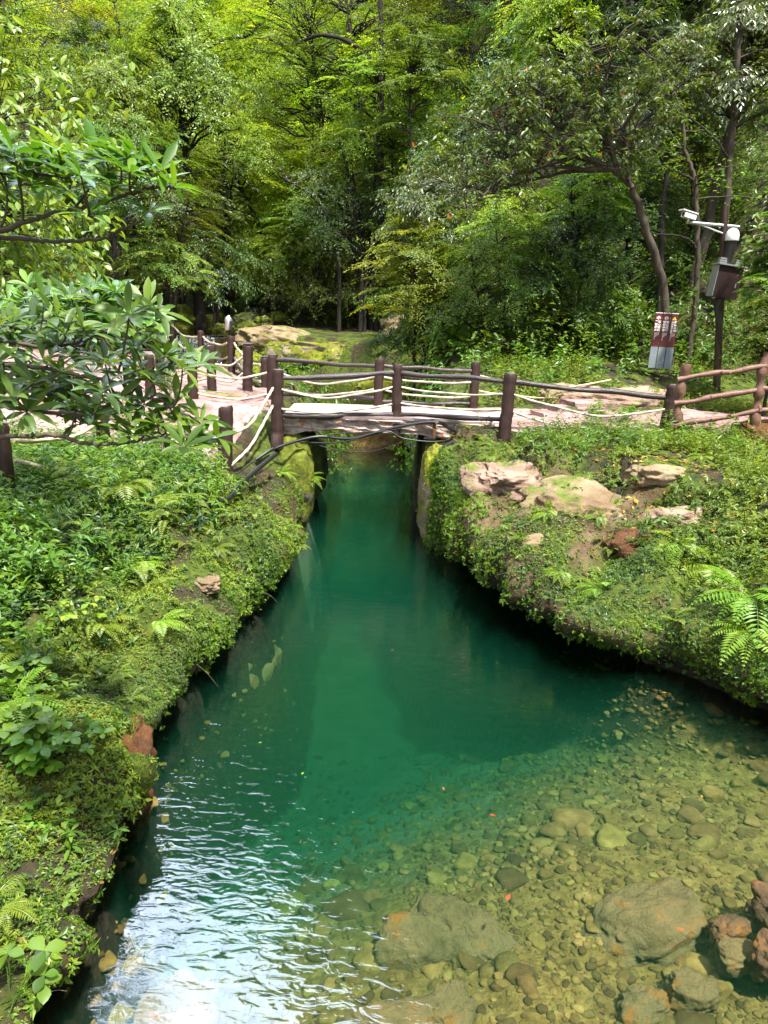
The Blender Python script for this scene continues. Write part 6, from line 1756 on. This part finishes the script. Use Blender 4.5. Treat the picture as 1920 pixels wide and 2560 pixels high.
# litter: dead leaves on the paths, on the banks and sunk on the bed; dry twigs
def litter(P, size, name, label, mat, seed, lift=.008):
    rg = np.random.default_rng(seed); n = len(P); a = rg.uniform(0, 6.28, n)
    g = Geo()
    g.bigleaves(P + np.array((0, 0, lift)), np.stack([np.cos(a), np.sin(a), rg.normal(0, .12, n)], -1), np.array((0, 0, 1.0)) + rg.normal(0, .2, (n, 3)), size * rg.uniform(.5, 1.3, n), size * rg.uniform(.25, .55, n), rg.random(n), fold=.15, curl=rg.uniform(-.2, .3, n))
    return tag(g.build(name, M[mat], None, True), label, None, None, 'stuff')


rg = np.random.default_rng(321)
M['leaf_brown'] = leaf_mat('leaf_brown', [(.05, .022, .008), (.13, .065, .018), (.24, .15, .03)], .2, .6)
pp = []
for poly in PATHS:
    lo, hi = poly.min(0), poly.max(0)
    q = rg.uniform(lo, hi, (900, 2)); d_ = sdf(poly, q[:, 0], q[:, 1])[0]
    q = q[(d_ < -.05) & (rg.random(900) < np.where(d_ > -.5, .8, .25))]
    pp.append(np.column_stack([q, ground(q[:, 0], q[:, 1]) + .10]))
litter(np.concatenate(pp), .07, 'leaf_litter', 'dry fallen leaves scattered on the pink stone paths', 'leaf_brown', 31)
Pp, _ = sample((lb + rb) * (q_gdw > .1) * 1.0, 1500, rg)
litter(Pp, .06, 'leaf_litter', 'dry fallen leaves caught among the bank plants', 'leaf_brown', 32, .02)
q = rg.uniform((-2.3, 2.6), (5, 10), (1500, 2)); q = q[sdf(POOL, q[:, 0], q[:, 1])[0] < -.15][:420]
litter(np.column_stack([q, ground(q[:, 0], q[:, 1])]), .045, 'leaf_litter', 'sunken brown leaves lying on the bed of the pool', 'leaf_brown', 33, .03)
Pp, Nn = sample((lb + rb) * (q_gdw > .05) * 1.0, 130, rg)
g = Geo()
for p_, n_ in zip(Pp, Nn):
    d = unit(n_ * .6 + rg.normal(0, .7, 3)); L_ = rg.uniform(.12, .5)
    g.tube(bez(p_, p_ + d * L_ * .5 + (0, 0, .05), p_ + d * L_ - (0, 0, .06), 6), np.linspace(.005, .0015, 6), 4, cap=False)
tag(g.build('twigs', M['bark_twig']), 'dry twigs and bare stems sticking out of the bank plants', None, None, 'stuff')
# ------------------------------------------------------------------ light, air and camera
SUN_EL, SUN_AZ = radians(63), radians(150)          # azimuth measured from straight ahead (+Y) towards the right (+X)
sd = Vector((sin(SUN_AZ) * cos(SUN_EL), cos(SUN_AZ) * cos(SUN_EL), sin(SUN_EL)))
sl = bpy.data.lights.new('sun', 'SUN'); sl.energy = 4.4; sl.angle = radians(2.5); sl.color = (1, .95, .84)
so = bpy.data.objects.new('sun', sl); so.rotation_euler = sd.to_track_quat('Z', 'Y').to_euler(); C.objects.link(so)
w = bpy.data.worlds.new('World'); bpy.context.scene.world = w; w.use_nodes = True
nt = w.node_tree
for n in list(nt.nodes): nt.nodes.remove(n)
out = N(nt, 'ShaderNodeOutputWorld')
sky = N(nt, 'ShaderNodeTexSky', sky_type='NISHITA'); sky.sun_disc = False
sky.sun_elevation = SUN_EL; sky.sun_rotation = SUN_AZ; sky.air_density = 1.0; sky.dust_density = 1.5
bg = N(nt, 'ShaderNodeBackground'); bg.inputs['Strength'].default_value = .15
nt.links.new(sky.outputs[0], bg.inputs['Color'])
# thin bright overcast, plus an unseen bright patch added to whiten the pool's reflection
tc = N(nt, 'ShaderNodeTexCoord')
cn = N(nt, 'ShaderNodeTexNoise', i_Scale=2.6, i_Detail=7.0, i_Roughness=.6); nt.links.new(tc.outputs['Generated'], cn.inputs['Vector'])
sx = N(nt, 'ShaderNodeSeparateXYZ'); nt.links.new(tc.outputs['Generated'], sx.inputs[0])


def cloud(az, el, lo, hi, wob):
    dp = N(nt, 'ShaderNodeVectorMath', operation='DOT_PRODUCT'); nt.links.new(tc.outputs['Generated'], dp.inputs[0]); dp.inputs[1].default_value = (sin(az) * cos(el), cos(az) * cos(el), sin(el))
    ad = N(nt, 'ShaderNodeMath', operation='MULTIPLY_ADD'); nt.links.new(cn.outputs['Fac'], ad.inputs[0]); ad.inputs[1].default_value = wob; nt.links.new(dp.outputs['Value'], ad.inputs[2])
    mr = N(nt, 'ShaderNodeMapRange', interpolation_type='SMOOTHSTEP'); mr.inputs[1].default_value = lo; mr.inputs[2].default_value = hi
    nt.links.new(ad.outputs[0], mr.inputs[0])
    return mr.outputs[0]


veil = cloud(0, radians(90), .15, .95, .35)
glare_patch = cloud(radians(-13), radians(44), .955, 1.02, .08)  # added unseen patch, aimed to give the pool its pale glare
c1 = N(nt, 'ShaderNodeBackground', i_Color=(.93, .96, 1.0, 1)); c1.inputs['Strength'].default_value = .8
c2 = N(nt, 'ShaderNodeBackground', i_Color=(.68, .80, 1.0, 1)); c2.inputs['Strength'].default_value = 6.5
m1 = N(nt, 'ShaderNodeMixShader'); m2 = N(nt, 'ShaderNodeMixShader')
nt.links.new(veil, m1.inputs[0]); nt.links.new(bg.outputs[0], m1.inputs[1]); nt.links.new(c1.outputs[0], m1.inputs[2])
nt.links.new(glare_patch, m2.inputs[0]); nt.links.new(m1.outputs[0], m2.inputs[1]); nt.links.new(c2.outputs[0], m2.inputs[2])
nt.links.new(m2.outputs[0], out.inputs['Surface'])

cam = bpy.data.cameras.new('camera'); co = bpy.data.objects.new('camera', cam); C.objects.link(co)
cam.sensor_fit = 'VERTICAL'; cam.sensor_height = 36; cam.lens = 36 * F / 2560; cam.clip_start = .05; cam.clip_end = 600
R3 = Matrix(((_r[0], _u[0], -_f[0]), (_r[1], _u[1], -_f[1]), (_r[2], _u[2], -_f[2])))
co.matrix_world = Matrix.Translation((0, 0, CZ)) @ R3.to_4x4()
sc = bpy.context.scene
sc.camera = co
sc.render.engine = 'CYCLES'
sc.view_settings.view_transform = 'Standard'; sc.view_settings.look = 'None'; sc.view_settings.gamma = 1; sc.view_settings.exposure = 1.62
cy = sc.cycles
cy.use_denoising = True
try:
    cy.denoiser = 'OPENIMAGEDENOISE'; cy.denoising_input_passes = 'RGB_ALBEDO_NORMAL'
except Exception: pass
cy.max_bounces = 7; cy.diffuse_bounces = 3; cy.glossy_bounces = 2; cy.transmission_bounces = 4; cy.transparent_max_bounces = 10; cy.volume_bounces = 0
cy.caustics_reflective = False; cy.caustics_refractive = False; cy.sample_clamp_indirect = 4
cy.use_adaptive_sampling = True; cy.adaptive_threshold = .015
